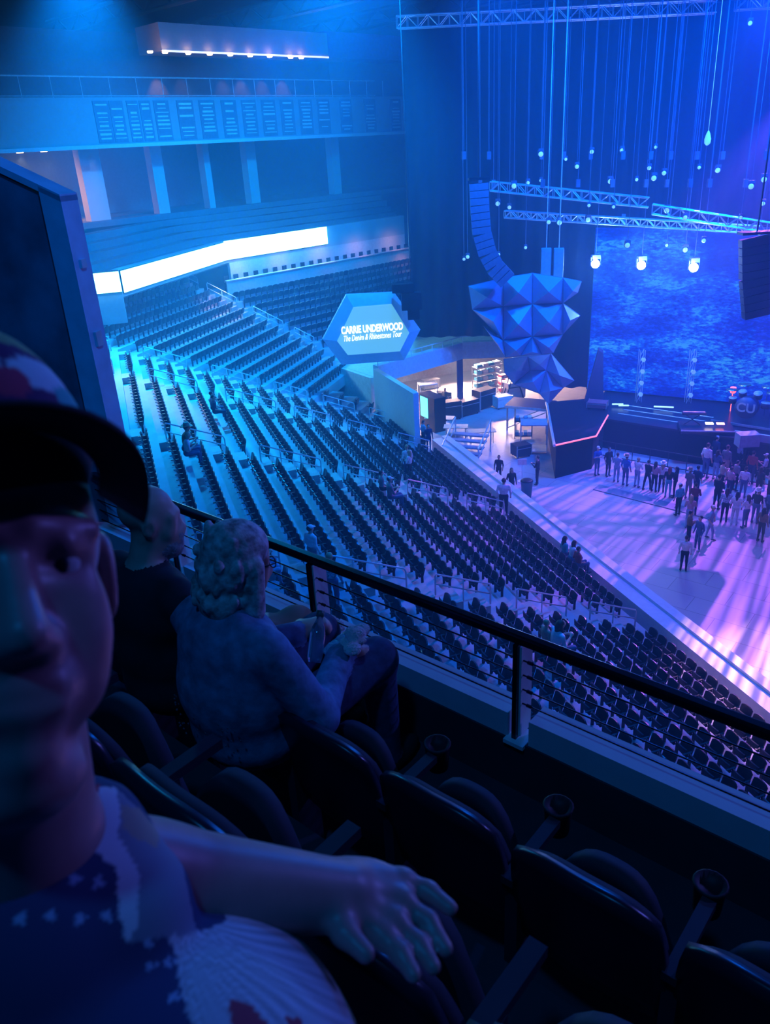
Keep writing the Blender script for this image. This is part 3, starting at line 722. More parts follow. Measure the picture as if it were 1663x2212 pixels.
def text(s_, size, P, e, up_, parent, m, name='lettering', ext=.015, shear=0, align='CENTER', wd=None, bold=0.0):
    cu = bpy.data.curves.new(name, 'FONT'); cu.body = s_; cu.size = size; cu.extrude = ext; cu.align_x = align; cu.align_y = 'CENTER'; cu.shear = shear; cu.offset = bold
    cu.materials.append(m); o = bpy.data.objects.new(name, cu); COL.objects.link(o)
    z_ = e.cross(up_).normalized()
    sx = 1.0
    o.matrix_world = Matrix(((e.x, up_.x, z_.x, P.x), (e.y, up_.y, z_.y, P.y), (e.z, up_.z, z_.z, P.z), (0, 0, 0, 1)))
    if wd:
        bpy.context.view_layer.update(); sx = wd/max(o.dimensions.x, 1e-4)
        o.matrix_world = o.matrix_world @ Matrix.Diagonal((sx, 1, 1, 1))
    bpy.context.view_layer.update(); dg = bpy.context.evaluated_depsgraph_get()
    me = bpy.data.meshes.new_from_object(o.evaluated_get(dg)); mw = o.matrix_world.copy(); bpy.data.objects.remove(o)
    o = bpy.data.objects.new(name, me); COL.objects.link(o); o.matrix_world = mw
    o.parent = parent; o.matrix_parent_inverse = Matrix.Identity(4)
    return o
ta, tb = PH(736, 712)-c0, PH(868, 702)-c0
et = (tb-ta).normalized(); ut = NH.cross(et)*-1
if ut.z < 0: ut = -ut
text('CARRIE UNDERWOOD', .62, (ta+tb)/2-NH*.42, et, ut, root, m_sgt, wd=(tb-ta).length, bold=.02)
ta, tb = PH(740, 730)-c0, PH(864, 718)-c0; et = (tb-ta).normalized()
text('The Denim & Rhinestones Tour', .52, (ta+tb)/2-NH*.42, et, ut, root, m_sgt, shear=.35, wd=(tb-ta).length)
tag(root, 'big glowing hexagonal sign with white tour lettering in the corner', 'sign')
truss('tower_truss', PH(866, 700, -1.2), PH(866, 700, -1.2)+Z*5, .5, 'dark equipment tower rising just behind the hexagonal sign', m=m_dark) if False else None
b = MB(); q = PH(884, 645, .8); b.box(q, (1.2, .7, 1.0)); b.box(q+Z*.8-EH*.5, (1.3, .6, .5)); b.box(q-Z*.8+EH*.1, (.7, .5, .6)); b.tube([q+Z*1.2, q+Z*(27-q.z)], .03, 5)
tag(b.build('speaker_cluster', m_dark), 'dark hanging equipment cluster covering the top right edge of the sign', 'loudspeaker')
# ------------------------------------------------------------------ loading bay in the corner
bayA, bayB, bayC = Vector((0.1, 51.4, 0)), Vector((6.3, 56.6, 0)), Vector((11.5, 56.2, 0))
FZ0, FZ1 = 3.55, 4.75
def wallseg(b, a, c, z0, z1, th):
    e = (c-a); L = e.length; e = e/L; nn = Vector((-e.y, e.x, 0)); m_ = (a+c)/2+nn*th/2; b.box((m_.x, m_.y, (z0+z1)/2), (L, th, z1-z0), 0, (e, nn, Z))
b = MB(); wallseg(b, bayA, bayB, FZ0, FZ1, .5); wallseg(b, bayB, bayC, FZ0, FZ1, .5); struct('trim_6', b, mat('bay_fascia', (.45, .5, .62), .6))
b = MB(); wallseg(b, Vector((2.4, 45.2, 0)), bayA, 0, 4.6, .35); struct('wall_bay_side', b, m_wallp)
b = MB(); pts = [bayA+Z*5.2, bayB+Z*5.2, bayC+Z*5.2]
b.tube(pts, .04, 6)
for i in range(9):
    q = bayA.lerp(bayB, i/8); b.tube([q+Z*4.7, q+Z*5.2], .03, 5)
tag(b.build('bay_railing', m_rail), 'thin railing along the top of the loading bay front', 'railing')
m_bayw = mat('bay_wall', (.80, .76, .72), .8)
b = MB(); wallseg(b, Vector((-6.0, 60.5, 0)), Vector((14, 69.0, 0)), 0, 3.9, .3); struct('wall_bay_back', b, m_bayw)
b = MB(); wallseg(b, Vector((-0.2, 51.8, 0)), Vector((-6, 60.5, 0)), 0, 3.9, .3); struct('wall_bay_left', b, m_bayw)
b = MB(); b.prism([(0, 51.6, 3.6), (6.2, 57, 3.6), (12, 56.6, 3.6), (14, 69, 3.6), (-6, 60.5, 3.6)], (0, 0, .3)); struct('ceiling_bay', b, m_bayw)
b = MB(); b.prism([(0, 51.6, .005), (6.2, 57, .005), (12, 56.6, .005), (14, 69, .005), (-6, 60.5, .005)], (0, 0, .02)); struct('floor_bay', b, mat('bay_floor', (.6, .57, .55), .35))
for i, (x, y) in enumerate([(1.5, 57.5), (6.5, 61.5), (10.5, 62.5), (-1.5, 58.5)]):
    b = MB(); b.box((0, 0, 0), (2.4, .35, .1)); o = b.build('strip_light', mat('bay_lamp', (1, 1, 1), emit=(1, .88, .85), estr=9), loc=(x, y, 3.5), rz=R(25))
    tag(o, ['left front', 'middle', 'right', 'left rear'][i]+' white strip lamp under the loading bay ceiling', 'lamp', 'strip lamps of the loading bay')
    spot('bay_lamp', (x, y, 3.4), (x+.6, y-2.2, 0), 7500, (1, .78, .80), 112, .5, .6)
P = at(994, 872, 0); b = MB(); b.box((P.x, P.y, 1.8), (.42, .42, 3.5)); tag(b.build('steel_column', mat('column_dark', (.05, .07, .16), .6)), 'dark blue steel post standing in the loading bay opening', 'column')
# things in and before the bay
m_case = mat('case_black', (.02, .02, .028), .5); m_alu = mat('case_edge', (.55, .58, .62), .35, .7)
m_white = mat('matt_white', (.75, .74, .72), .6); m_teal = mat('teal_cloth', (.08, .35, .5), .7); m_red = mat('red_box', (.6, .06, .06), .6)
def case(P, sz, rz, label, m=None, lid=True, name='road_case', cat='road case'):
    root = empty(name, P, R(rz)); x, y, z = sz
    b = MB(); b.box((0, 0, .12+z/2), sz); b.build('body', m or m_case, root, bevel=.02)
    b = MB()
    for sx in (-1, 1):
        for sy in (-1, 1): b.box((sx*x/2, sy*y/2, .12+z/2), (.05, .05, z+.01))
    b.box((0, -y/2, .12+z*.72), (x, .03, .04)); b.box((0, y/2, .12+z*.72), (x, .03, .04)); b.build('edge_trim', m_alu, root)
    for sx in (-1, 1):
        for sy in (-1, 1):
            q = MB(); q.lathe([(.05, -.02), (.05, .02)], (sx*x*.4, sy*y*.4, .055), 8, 0, ((1, 0, 0), (0, 0, 1), (0, 1, 0))); q.build('wheel', m_dark, root)
    return tag(root, label, cat)
case(at(1010, 895, 0), (1.6, .8, 1.0), 30, 'low black road case in the middle of the loading bay mouth')
case(at(975, 905, 0), (1.3, .8, 1.25), 15, 'black road case left of the bay mouth with a pale lid')
case(at(1045, 880, 0), (1.5, .9, 1.3), 35, 'tall black road case right of the bay middle, near the folding truss')
case(at(960, 880, 0), (1.0, .7, 1.1), 0, 'black road case farthest left under the bay fascia')
case(at(1085, 880, 0), (1.2, .8, .8), 20, 'white topped case beside the leaning black frame', m_white)
case(at(1110, 862, 0), (1.5, .7, 1.25), 25, 'pale pinkish crate at the right end of the bay', mat('crate_pink', (.75, .6, .58), .7))
case(at(1098, 838, 0), (.9, .7, .7), 25, 'small red box standing on the bay floor at right', m_red)
case(at(930, 840, 0), (1.4, .6, .7), 20, 'bright white trolley inside the bay at far left', m_white)
case(at(1125, 985, 0), (1.0, .8, .7), 20, 'dark low case in front of the steel trolley')
def rack(P, rz, w_, d_, h_, n, label, m, load, name='shelf_cart', cat='cart'):
    root = empty(name, P, R(rz)); b = MB()
    for sx in (-1, 1):
        for sy in (-1, 1): b.tube([(sx*w_/2, sy*d_/2, .05), (sx*w_/2, sy*d_/2, h_)], .03, 6)
    b.tube([(-w_/2, -d_/2, h_*.97), (w_/2, -d_/2, h_*.97), (w_/2, d_/2, h_*.97), (-w_/2, d_/2, h_*.97), (-w_/2, -d_/2, h_*.97)], .025, 5); b.build('frame', m, root)
    for i in range(n):
        z_ = .2+(h_-.3)*i/max(1, n-1); q = MB(); q.box((0, 0, z_), (w_, d_, .04)); q.build('shelf', m, root)
    if load:
        for i in range(n):
            z_ = .2+(h_-.3)*i/max(1, n-1)+.14; q = MB()
            for j in range(4): q.box((-w_*.36+j*w_*.24, 0, z_), (w_*.2, d_*.7, .2+.05*(j % 2)), j % 2)
            q.build('stored_boxes', [load, m_white], root)
    return tag(root, label, cat)
rack(at(1052, 838, 0), 25, 2.3, .7, 1.9, 4, 'tall silver shelf cart loaded with teal and white boxes in the bay', m_alu, m_teal)
rack(at(1090, 850, 0), 25, 1.0, .6, 1.4, 3, 'narrow silver shelf cart with red boxes beside the loaded shelf', m_alu, m_red)
rack(at(925, 880, 0), 10, 1.3, .8, 1.9, 3, 'open pipe rack just left of the bay opening', m_rail, None)
# folding black frame
P = at(1110, 868, 0); b = MB()
b.tube([(-.75, 0, 0), (0, 0, 2.4), (.85, 0, 0)], .07, 6); b.tube([(-.75, .5, 0), (0, .5, 2.4), (.85, .5, 0)], .07, 6); b.tube([(-.4, 0, 1.1), (.45, 0, 1.1)], .04, 5); b.tube([(0, 0, 2.4), (0, .5, 2.4)], .06, 5)
tag(b.build('a_frame', m_case, None, loc=P, rz=R(15)), 'black A shaped folding frame standing at the right of the bay', 'frame')
# raised dark platform with pale legs beside the wing
def plat(P, rz, w_, d_, h_, label, m_top=None):
    root = empty('platform', P, R(rz)); b = MB(); b.box((0, 0, h_), (w_, d_, .16)); dk = b.build('deck', m_top or m_deck, root)
    for sx in (-1, 1):
        for sy in (-1, 1):
            q = MB(); q.tube([(sx*w_*.45, sy*d_*.42, 0), (sx*w_*.45, sy*d_*.42, h_)], .06, 6); q.build('leg', m_alu, root)
    q = MB(); q.tube([(-w_*.45, -d_*.42, h_*.1), (w_*.45, -d_*.42, h_*.9)], .035, 5); q.tube([(-w_*.45, d_*.42, h_*.1), (w_*.45, d_*.42, h_*.9)], .035, 5); q.build('brace', m_alu, root)
    q = MB(); q.box((0, -d_/2, h_), (w_, .03, .17)); q.build('front_edge', m_rail, dk)
    return tag(root, label, 'platform')
plat(at(1145, 925, 0), -28, 3.0, 2.0, 1.7, 'raised dark platform on pale legs between the bay and stage wing', mat('deck_brown', (.12, .08, .10), .4))
rack(at(1152, 975, 0), -10, 1.6, 1.2, 2.0, 2, 'pale blue steel trolley frame standing left of the stage wing', m_rail, None)
rack(at(1130, 945, 0), -10, 1.1, .7, 1.3, 2, 'small dark equipment cart behind the steel trolley', m_case, m_teal)
# stepped bleacher cart with rails before the bay
root = empty('stair_unit', at(1010, 985, 0), R(-25))
for i in range(5):
    b = MB(); b.box((0, -1.2+i*.5, .25+i*.22), (2.2, .46, .08)); b.build('step', mat('step_grey', (.35, .36, .45), .6), root)
for sx in (-1, 1):
    b = MB(); b.tube([(sx*1.15, -1.4, 0), (sx*1.15, -1.4, 1.1), (sx*1.15, 1.1, 2.1), (sx*1.15, 1.1, 0)], .045, 6); b.tube([(sx*1.15, -1.4, .5), (sx*1.15, 1.1, 1.5)], .035, 5); b.build('side_rail', m_rail, root)
tag(root, 'portable stair unit with side rails parked before the loading bay', 'stairs')
for i, (x, y, w_) in enumerate([(950, 925, 2.0), (985, 945, 1.6), (1040, 955, 1.8)]):
    P = at(x, y, 0); b = MB(); b.box((0, 0, .78), (w_, .8, .05))
    root = empty('folding_table', P, R(-20+10*i)); b.build('table_top', mat('table_beige', (.72, .62, .5), .6), root)
    for sx in (-1, 1):
        q = MB(); q.tube([(sx*w_*.4, -.3, 0), (sx*w_*.4, -.3, .76)], .025, 5); q.tube([(sx*w_*.4, .3, 0), (sx*w_*.4, .3, .76)], .025, 5); q.build('leg', m_alu, root)
    tag(root, ['pale folding table left of the bay mouth', 'beige folding table in front of the black cases', 'beige folding table beside the portable stair unit'][i], 'table')
# black cabinet with glowing cyan screen
root = empty('monitor_cabinet', at(935, 925, 0), R(-62))
b = MB(); b.box((0, 0, 1.2), (2.0, .9, 2.4)); b.build('cabinet', m_case, root, bevel=.03)
b = MB(); b.box((-.3, -.47, 1.55), (.9, .03, 1.4)); b.build('screen', mat('cyan_screen', (.1, .3, .4), emit=(.1, .75, 1), estr=3), root)
tag(root, 'tall black cabinet with a glowing cyan screen left of the bay', 'cabinet')
b = MB(); b.tube([(0, 0, 0), (0, 0, 1.1)], .02, 6); b.box((0, 0, 1.2), (.5, .03, .36)); b.lathe([(.25, 0), (.25, .03)], (0, 0, 0), 12)
tag(b.build('sign_stand', m_white, loc=at(1127, 1040, 0), rz=R(-10)), 'small white sign on a thin stand near the floor wall', 'sign')
root = empty('waste_bin', at(1137, 1075, 0)); b = MB(); b.lathe([(.26, 0), (.33, .95), (.36, .97), (.36, 1.0)], (0, 0, 0), 14); b.build('body', mat('bin_teal', (.05, .2, .22), .6), root, True)
b = MB(); b.lathe([(.34, 1.0), (.3, 1.06), (.1, 1.08)], (0, 0, 0), 14); b.build('lid', m_case, root, True); tag(root, 'round dark waste bin on the floor beside the side wall', 'bin')
# things on the stage
root = empty('drum_kit', at(1606, 912, 2.05)+Vector((.3, .3, .14)), R(-40))
def drum(c_, r_, h_, tilt, nm, m1, m2):
    b = MB(); a = R(tilt); ax = ((1, 0, 0), (0, math.cos(a), math.sin(a)), (0, -math.sin(a), math.cos(a)))
    b.lathe([(r_, 0), (r_, h_)], c_, 20, 0, ax); b.lathe([(r_*1.03, h_), (r_*1.03, h_+.02)], c_, 20, 1, ax); return b.build(nm, [m1, m2], root, True)
m_shell = mat('drum_shell', (.05, .06, .12), .3, .2); m_head = mat('drum_head', (.10, .13, .22), .4)
kd = drum((0, 0, .75), .62, .5, 90, 'bass_drum', m_shell, m_head)
for c_, r_, t in [((-.45, .2, 1.25), .22, 20), ((.4, .2, 1.25), .24, 20), ((.95, .1, .75), .32, 0), ((-.95, .1, .8), .22, 10)]: drum(c_, r_, .3, t, 'tom', m_shell, m_white)
for c_ in [(-1.1, .3, 1.5), (1.15, .3, 1.6), (-.6, .9, 1.7), (.7, .9, 1.75)]:
    b = MB(); b.lathe([(.02, .04), (.1, .03), (.36, 0), (.355, -.01)], c_, 18); b.tube([(c_[0], c_[1], 0), c_], .015, 5); b.build('cymbal', mat('cymbal_brass', (.75, .7, .5), .2, .9), root, True)
_e = Vector((1, 0, 0)); tx = text('CU', .75, Vector((0, -.06, .75)), _e, Z, root, m_white, 'drum_logo', .01, bold=.015); tx.location = (0, -.56, .75); tx.rotation_euler = (PI/2, 0, 0); tx.scale = (1, 1, 1)
tag(root, 'drum kit with white initials on the bass drum, right of the stage', 'drum kit')
root = empty('drum_riser', root.location-Z*.16, R(-40))
b = MB(); b.box((0, .2, .06), (3.4, 2.6, .12)); b.build('deck', m_deck, root); b = MB(); b.box((0, -1.12, .06), (3.4, .03, .13)); b.build('front_edge', m_rail, root); tag(root, 'low black riser under the drum kit', 'platform')
b = MB(); q = at(1583, 845, 3.4); b.lathe([(.14, -.1), (.2, .05), (.16, .25)], (0, 0, 0), 10); b.tube([(0, 0, -1.35), (0, 0, 0)], .025, 5)
tag(b.build('floor_lamp', mat('red_glow', (1, .2, .2), emit=(1, .12, .14), estr=3), None, True, loc=q), 'small glowing red lamp behind the drum kit', 'lamp')
bars = [(1322, 873, 1346, 873), (1336, 876, 1358, 876), (1412, 878, 1455, 880)]
for i, (x0, y0, x1, y1) in enumerate(bars):
    a, c_ = at(x0, y0, 2.15), at(x1, y1, 2.15); b = MB(); b.tube([Vector(), c_-a], .05, 6)
    tag(b.build('light_bar', mat('bar_glow', (.7, .9, 1), emit=(.35, .75, 1), estr=1.6), loc=a), ['left', 'second', 'right'][i]+' pale glowing light bar lying at the foot of the video wall', 'light', 'light bars on the stage')
# keyboards platform in front with little screens
root = empty('keyboard_riser', at(1523, 928, 2.0), R(-14))
b = MB(); b.box((0, 0, .12), (2.9, 1.7, .24)); b.build('deck', m_deck, root); b = MB(); b.box((0, -.86, .2), (2.9, .04, .08)); b.build('front_edge', m_rail, root)
b = MB(); b.box((-.7, .1, .95), (1.3, .4, .12)); b.tube([(-1.2, .1, .25), (-.3, .1, .9)], .03, 5); b.tube([(-.3, .1, .25), (-1.2, .1, .9)], .03, 5); b.build('keyboard', m_case, root)
b = MB(); b.box((-.7, .1, 1.03), (1.2, .16, .02)); b.build('keys', mat('key_pink', (.8, .5, .6), .4), root)
for x_, m_ in ((.15, 'wh'), (.75, 'rd')):
    b = MB(); b.box((x_, -.2, .45), (.42, .3, .05), 0); b.build('small_screen', mat('small_screen_'+m_, (1, 1, 1), emit=(1, .9, .75) if m_ == 'wh' else (1, .3, .2), estr=5), root)
tag(root, 'keyboard player platform with two small lit screens at the stage front', 'platform')
for i, (x, y, nm) in enumerate([(1378, 868, 'left'), (1485, 870, 'right')]):
    P = at(x, y, 2.0); root = empty('light_tower', P)
    truss_b = MB()
    for sx in (-.15, .15):
        for sy in (-.15, .15): truss_b.tube([(sx, sy, 0), (sx, sy, 3.4)], .025, 4)
    for k in range(9): truss_b.tube([(-.15, -.15, k*.38), (.15, .15, (k+1)*.38)], .018, 4)
    truss_b.build('frame', m_rail, root)
    for k in range(4):
        b = MB(); b.lathe([(.1, 0), (.14, .16), (.14, .2)], (0, -.2, .6+k*.75), 10, 0, ((1, 0, 0), (0, 0, 1), (0, -1, 0))); b.build('lamp_head', mat('tower_lamp', (.4, .6, .8), emit=(.2, .5, 1), estr=.5), root)
    tag(root, f'{nm} slim vertical lamp tower on the stage before the video wall', 'light tower', 'slim lamp towers')
b = MB(); b.box((0, 0, .35), (1.1, .7, .7)); b.box((0, -.36, .35), (1.0, .03, .6)); tag(b.build('stage_monitor', mat('pale_box', (.35, .42, .55), .5), loc=at(1612, 962, 2.0)), 'pale square box on the stage lip below the drum kit', 'loudspeaker')
b = MB(); b.prism([(0, 0, 0), (1.2, 0, 0), (1.0, 0, 3.2), (.7, 0, 3.4)], (0, .8, 0)); tag(b.build('side_fill', mat('violet_side', (.08, .06, .14), .5), loc=at(1262, 868, 2.1), rz=R(-15)), 'slanted dark violet panel standing on the stage wing', 'stage scenery')
case(at(1290, 882, 2.12), (1.2, .8, .35), -25, 'flat case with reddish lid lying on the wing beside the video wall', mat('case_red', (.35, .1, .15), .5))
# ------------------------------------------------------------------ smooth bodies: blended volumes meshed with surface nets
def smin(a, b, k):
    h = np.maximum(k-np.abs(a-b), 0)/k
    return np.minimum(a, b)-h*h*k*.25
def sd_prim(p, P):
    t = p[0]
    if t == 'c':
        a, b, ra, rb = np.array(p[1], float), np.array(p[2], float), p[3], p[4]
        ab = b-a; pa = P-a; h = np.clip((pa@ab)/max(ab@ab, 1e-9), 0, 1)
        return np.linalg.norm(pa-h[..., None]*ab, axis=-1)-(ra+(rb-ra)*h)
    if t == 'e':
        q = P-np.array(p[1], float); r = np.array(p[2], float)
        if len(p) > 5 and p[5] is not None: q = q@np.array(p[5], float)   # columns = local axes
        k0 = np.linalg.norm(q/r, axis=-1); k1 = np.linalg.norm(q/(r*r), axis=-1)
        return k0*(k0-1)/np.maximum(k1, 1e-9)
def sculpt(prims, h, k=.03, lo=None, hi=None, pad=.04, fine=None):
    """prims: ('c',a,b,ra,rb,mat) or ('e',c,r,_,mat,axes); mat None or negative k carve"""
    pts = []
    for p in prims:
        if p[0] == 'c': pts += [np.array(p[1])-max(p[3], p[4]), np.array(p[1])+max(p[3], p[4]), np.array(p[2])-max(p[3], p[4]), np.array(p[2])+max(p[3], p[4])]
        elif p[4] is not None and p[4] >= 0: r = max(p[2]) if len(p) > 5 and p[5] is not None else np.array(p[2]); pts += [np.array(p[1])-r, np.array(p[1])+r]
    pts = np.array(pts, float)
    lo = pts.min(0)-pad if lo is None else np.array(lo); hi = pts.max(0)+pad if hi is None else np.array(hi)
    n = np.ceil((hi-lo)/h).astype(int)+1
    ax = [lo[i]+h*np.arange(n[i]) for i in range(3)]
    F = np.full(n, 9.0, np.float32); G = np.stack(np.meshgrid(*ax, indexing='ij'), -1).astype(np.float32)
    for p in prims:
        if p[0] == 'c': a = np.minimum(p[1], p[2])-max(p[3], p[4]); b = np.maximum(p[1], p[2])+max(p[3], p[4])
        else: r = max(p[2]); a = np.array(p[1])-r; b = np.array(p[1])+r
        m = k*1.5+2*h
        i0 = np.clip(((a-m-lo)/h).astype(int), 0, n-1); i1 = np.clip(((b+m-lo)/h).astype(int)+2, 1, n)
        sl = tuple(slice(i0[j], i1[j]) for j in range(3))
        if any(i1[j] <= i0[j] for j in range(3)): continue
        d = sd_prim(p, G[sl]); mt = p[5] if p[0] == 'c' else p[4]
        kk = p[6] if len(p) > 6 else k
        if mt is not None and mt < 0:   # carve
            F[sl] = -smin(-F[sl], d, max(k*.6, h))
        else: F[sl] = smin(F[sl], d, kk)
    s = F < 0
    c = s[:-1, :-1, :-1].astype(np.int8)
    cnt = np.zeros(c.shape, np.int8)
    for dx in (0, 1):
        for dy in (0, 1):
            for dz in (0, 1): cnt += s[dx:n[0]-1+dx, dy:n[1]-1+dy, dz:n[2]-1+dz]
    act = (cnt > 0) & (cnt < 8); idx = -np.ones(act.shape, int); ai = np.argwhere(act); idx[act] = np.arange(len(ai))
    acc = np.zeros((len(ai), 3)); w_ = np.zeros(len(ai))
    cs = [(x, y, z) for x in (0, 1) for y in (0, 1) for z in (0, 1)]
    for a in cs:
        for d in range(3):
            if a[d] == 0:
                b = list(a); b[d] = 1
                fa = F[ai[:, 0]+a[0], ai[:, 1]+a[1], ai[:, 2]+a[2]]; fb = F[ai[:, 0]+b[0], ai[:, 1]+b[1], ai[:, 2]+b[2]]
                cr = (fa < 0) != (fb < 0); t = np.where(cr, fa/np.where(cr, fa-fb, 1), 0)
                pt = np.tile(np.array(a, float), (len(ai), 1)); pt[:, d] = t
                acc[cr] += pt[cr]; w_[cr] += 1
    V = lo+h*(ai+acc/np.maximum(w_, 1)[:, None])
    faces = []
    for d in range(3):
        u, v = (d+1) % 3, (d+2) % 3
        A = s; sl1 = [slice(1, -1)]*3; sl1[d] = slice(0, -1); sl2 = list(sl1); sl2[d] = slice(1, None)
        sh = [slice(1, -1)]*3; 
        e1 = np.take(A, range(0, n[d]-1), d); e2 = np.take(A, range(1, n[d]), d)
        cr = np.argwhere(e1 != e2)
        ok = (cr[:, u] > 0) & (cr[:, v] > 0) & (cr[:, u] < n[u]-1) & (cr[:, v] < n[v]-1); cr = cr[ok]
        ins = e1[cr[:, 0], cr[:, 1], cr[:, 2]]
        q = []
        for du, dv in ((1, 1), (0, 1), (0, 0), (1, 0)):
            t = cr.copy(); t[:, u] -= du; t[:, v] -= dv; q.append(idx[t[:, 0], t[:, 1], t[:, 2]])
        q = np.stack(q, 1); q[~ins] = q[~ins][:, ::-1]; faces.append(q[(q >= 0).all(1)])
    Fc = np.vstack(faces)
    # material by nearest primitive
    pos = [p for p in prims if (p[5] if p[0] == 'c' else p[4]) is None or (p[5] if p[0] == 'c' else p[4]) >= 0]
    fcen = V[Fc].mean(1); best = np.full(len(fcen), 9.0); mi = np.zeros(len(fcen), int)
    for p in pos:
        d = sd_prim(p, fcen); m_ = p[5] if p[0] == 'c' else p[4]; up = d < best; best[up] = d[up]; mi[up] = m_
    return V, Fc, mi
def to_mesh(name, V, F, mi, mats):
    me = bpy.data.meshes.new(name); me.from_pydata(V.tolist(), [], F.tolist())
    for m in mats: me.materials.append(m)
    me.polygons.foreach_set('material_index', np.asarray(mi, dtype=np.int32)); me.polygons.foreach_set('use_smooth', [True]*len(F)); me.update(); return me

# ---- crowd figures ----
def cm(name, c_, r_=.8): return mat('cloth_'+name, c_, r_, var=.15, scale=14)
SK = [mat('skin_light', (.62, .40, .31), .55), mat('skin_mid', (.45, .27, .19), .55), mat('skin_dark', (.22, .12, .08), .55)]
HR = {'brown': mat('hair_brown', (.06, .035, .02), .6), 'black': mat('hair_black', (.012, .01, .012), .5), 'blond': mat('hair_blond', (.5, .36, .18), .6), 'grey': mat('hair_grey', (.45, .45, .46), .6), 'red': mat('hair_red', (.32, .05, .04), .6)}
m_shoe = mat('shoe_dark', (.03, .03, .035), .6); m_shoew = mat('shoe_white', (.7, .7, .7), .6)
def pose(kind):
    P = []; sit = kind.startswith('sit'); z0 = -.42 if sit else 0   # drop of the torso when seated
    ln = .10 if kind == 'sit_lean' else 0.0
    def L(x, y, z): return (x, y+ln*max(0, z-.9)*2.0, z+z0)
    P += [('e', L(0, -.01, .96), (.165, .115, .13), 0, 2), ('e', L(0, -.01, 1.20), (.165, .11, .27), 0, 1), ('e', L(0, 0, 1.33), (.19, .115, .16), 0, 1), ('c', L(-.16, 0, 1.42), L(.16, 0, 1.42), .055, .055, 1),
          ('c', L(0, 0, 1.44), L(0, .015, 1.56), .052, .05, 0), ('e', L(0, .025, 1.645), (.075, .092, .115), 0, 0), ('e', L(0, .118, 1.635), (.013, .02, .024), 0, 0), ('e', L(-.078, .015, 1.64), (.012, .02, .03), 0, 0), ('e', L(.078, .015, 1.64), (.012, .02, .03), 0, 0)]
    for s in (-1, 1):
        sh = L(s*.20, 0, 1.40)
        if kind in ('stand', 'sit'): el, ha = L(s*.255, -.03, 1.13), (L(s*.25, .08, .88) if not sit else L(s*.13, .22, 1.02))
        elif kind == 'fold': el, ha = L(s*.26, .04, 1.13), L(-s*.04, .22, 1.18)
        elif kind in ('phone', 'sit_phone', 'sit_lean'): el, ha = L(s*.25, .08, 1.14), L(s*.06, .33, 1.25)
        elif kind == 'step': el, ha = L(s*.25, -s*.10, 1.13), L(s*.25, s*-.02+.1, .92)
        P += [('c', sh, el, .052, .042, 3), ('c', el, ha, .042, .028, 4)]
        hd = (np.array(ha)-np.array(el)); hd /= np.linalg.norm(hd); h2 = np.array(ha)+hd*.055
        P += [('e', tuple(h2), (.035, .045, .045), 0, 0)]
        if not sit:
            st = .16*s if kind == 'step' else .015*s
            hip, kn, an = (s*.09, 0, .92), (s*.10, st*.7+.02, .50), (s*.11, st, .09)
            P += [('c', hip, kn, .088, .06, 2), ('c', kn, an, .06, .042, 2), ('e', (s*.115, st+.055, .04), (.045, .125, .04), 0, 5)]
        else:
            hip, kn, an = (s*.09, .02, .51), (s*.115, .44, .50), (s*.12, .46, .09)
            P += [('c', hip, kn, .088, .065, 2), ('c', kn, an, .062, .042, 2), ('e', (s*.12, .52, .04), (.045, .125, .04), 0, 5)]
    V, F, mi = sculpt(P, .024, .045)
    return to_mesh('body_'+kind, V, F, mi, [SK[0]]*6), (ln*1.5, z0)
POSES = {k: pose(k) for k in ('stand', 'fold', 'phone', 'step', 'sit', 'sit_phone', 'sit_lean')}
def hair_mesh(kind):
    if kind == 'short': P = [('e', (0, -.005, 1.675), (.084, .098, .10), 0, 0), ('e', (0, .09, 1.60), (.07, .075, .10), 0, -1)]
    elif kind == 'long': P = [('e', (0, -.01, 1.67), (.088, .102, .105), 0, 0), ('c', (0, -.06, 1.62), (0, -.075, 1.36), .085, .055, 0), ('c', (-.07, -.02, 1.62), (-.085, .0, 1.42), .032, .03, 0), ('c', (.07, -.02, 1.62), (.085, .0, 1.42), .032, .03, 0), ('e', (0, .10, 1.59), (.066, .08, .105), 0, -1)]
    V, F, mi = sculpt(P, .014, .02); return to_mesh('hair_'+kind, V, F, mi, [HR['brown']])
HM = {k: hair_mesh(k) for k in ('short', 'long')}
def hat_mesh(kind):
    b = MB()
    if kind == 'cowboy':
        b.lathe([(.10, 1.69), (.105, 1.75), (.09, 1.82), (.05, 1.835), (.01, 1.82)], (0, .01, 0), 16)
        n = 20; vs = []; fs = []
        for i in range(n):
            t = 2*PI*i/n; c_, s_ = math.cos(t), math.sin(t)
            for r_, z_ in ((.10, 1.70), (.19, 1.70+.06*c_*c_-.02*abs(s_)), (.19, 1.692+.06*c_*c_-.02*abs(s_)), (.10, 1.69)): vs.append((r_*c_*.95, .01+r_*s_*1.1, z_))
        for i in range(n):
            a, c2 = i*4, ((i+1) % n)*4
            for j in range(4): fs.append((a+j, c2+j, c2+(j+1) % 4, a+(j+1) % 4))
        b.add(vs, fs)
    else:
        b.lathe([(.088, 1.665), (.09, 1.70), (.075, 1.75), (.03, 1.775), (.005, 1.778)], (0, .012, 0), 16)
        b.prism([(-.065, .08, 1.675), (.065, .08, 1.675), (.055, .165, 1.665), (0, .185, 1.665), (-.055, .165, 1.665)], (0, 0, .008))
    return b.mesh('hat_'+kind, SK[0], True)
HT = {k: hat_mesh(k) for k in ('cowboy', 'cap')}
def set_mats(o, ms):
    for i, m in enumerate(ms):
        o.material_slots[i].link = 'OBJECT'; o.material_slots[i].material = m
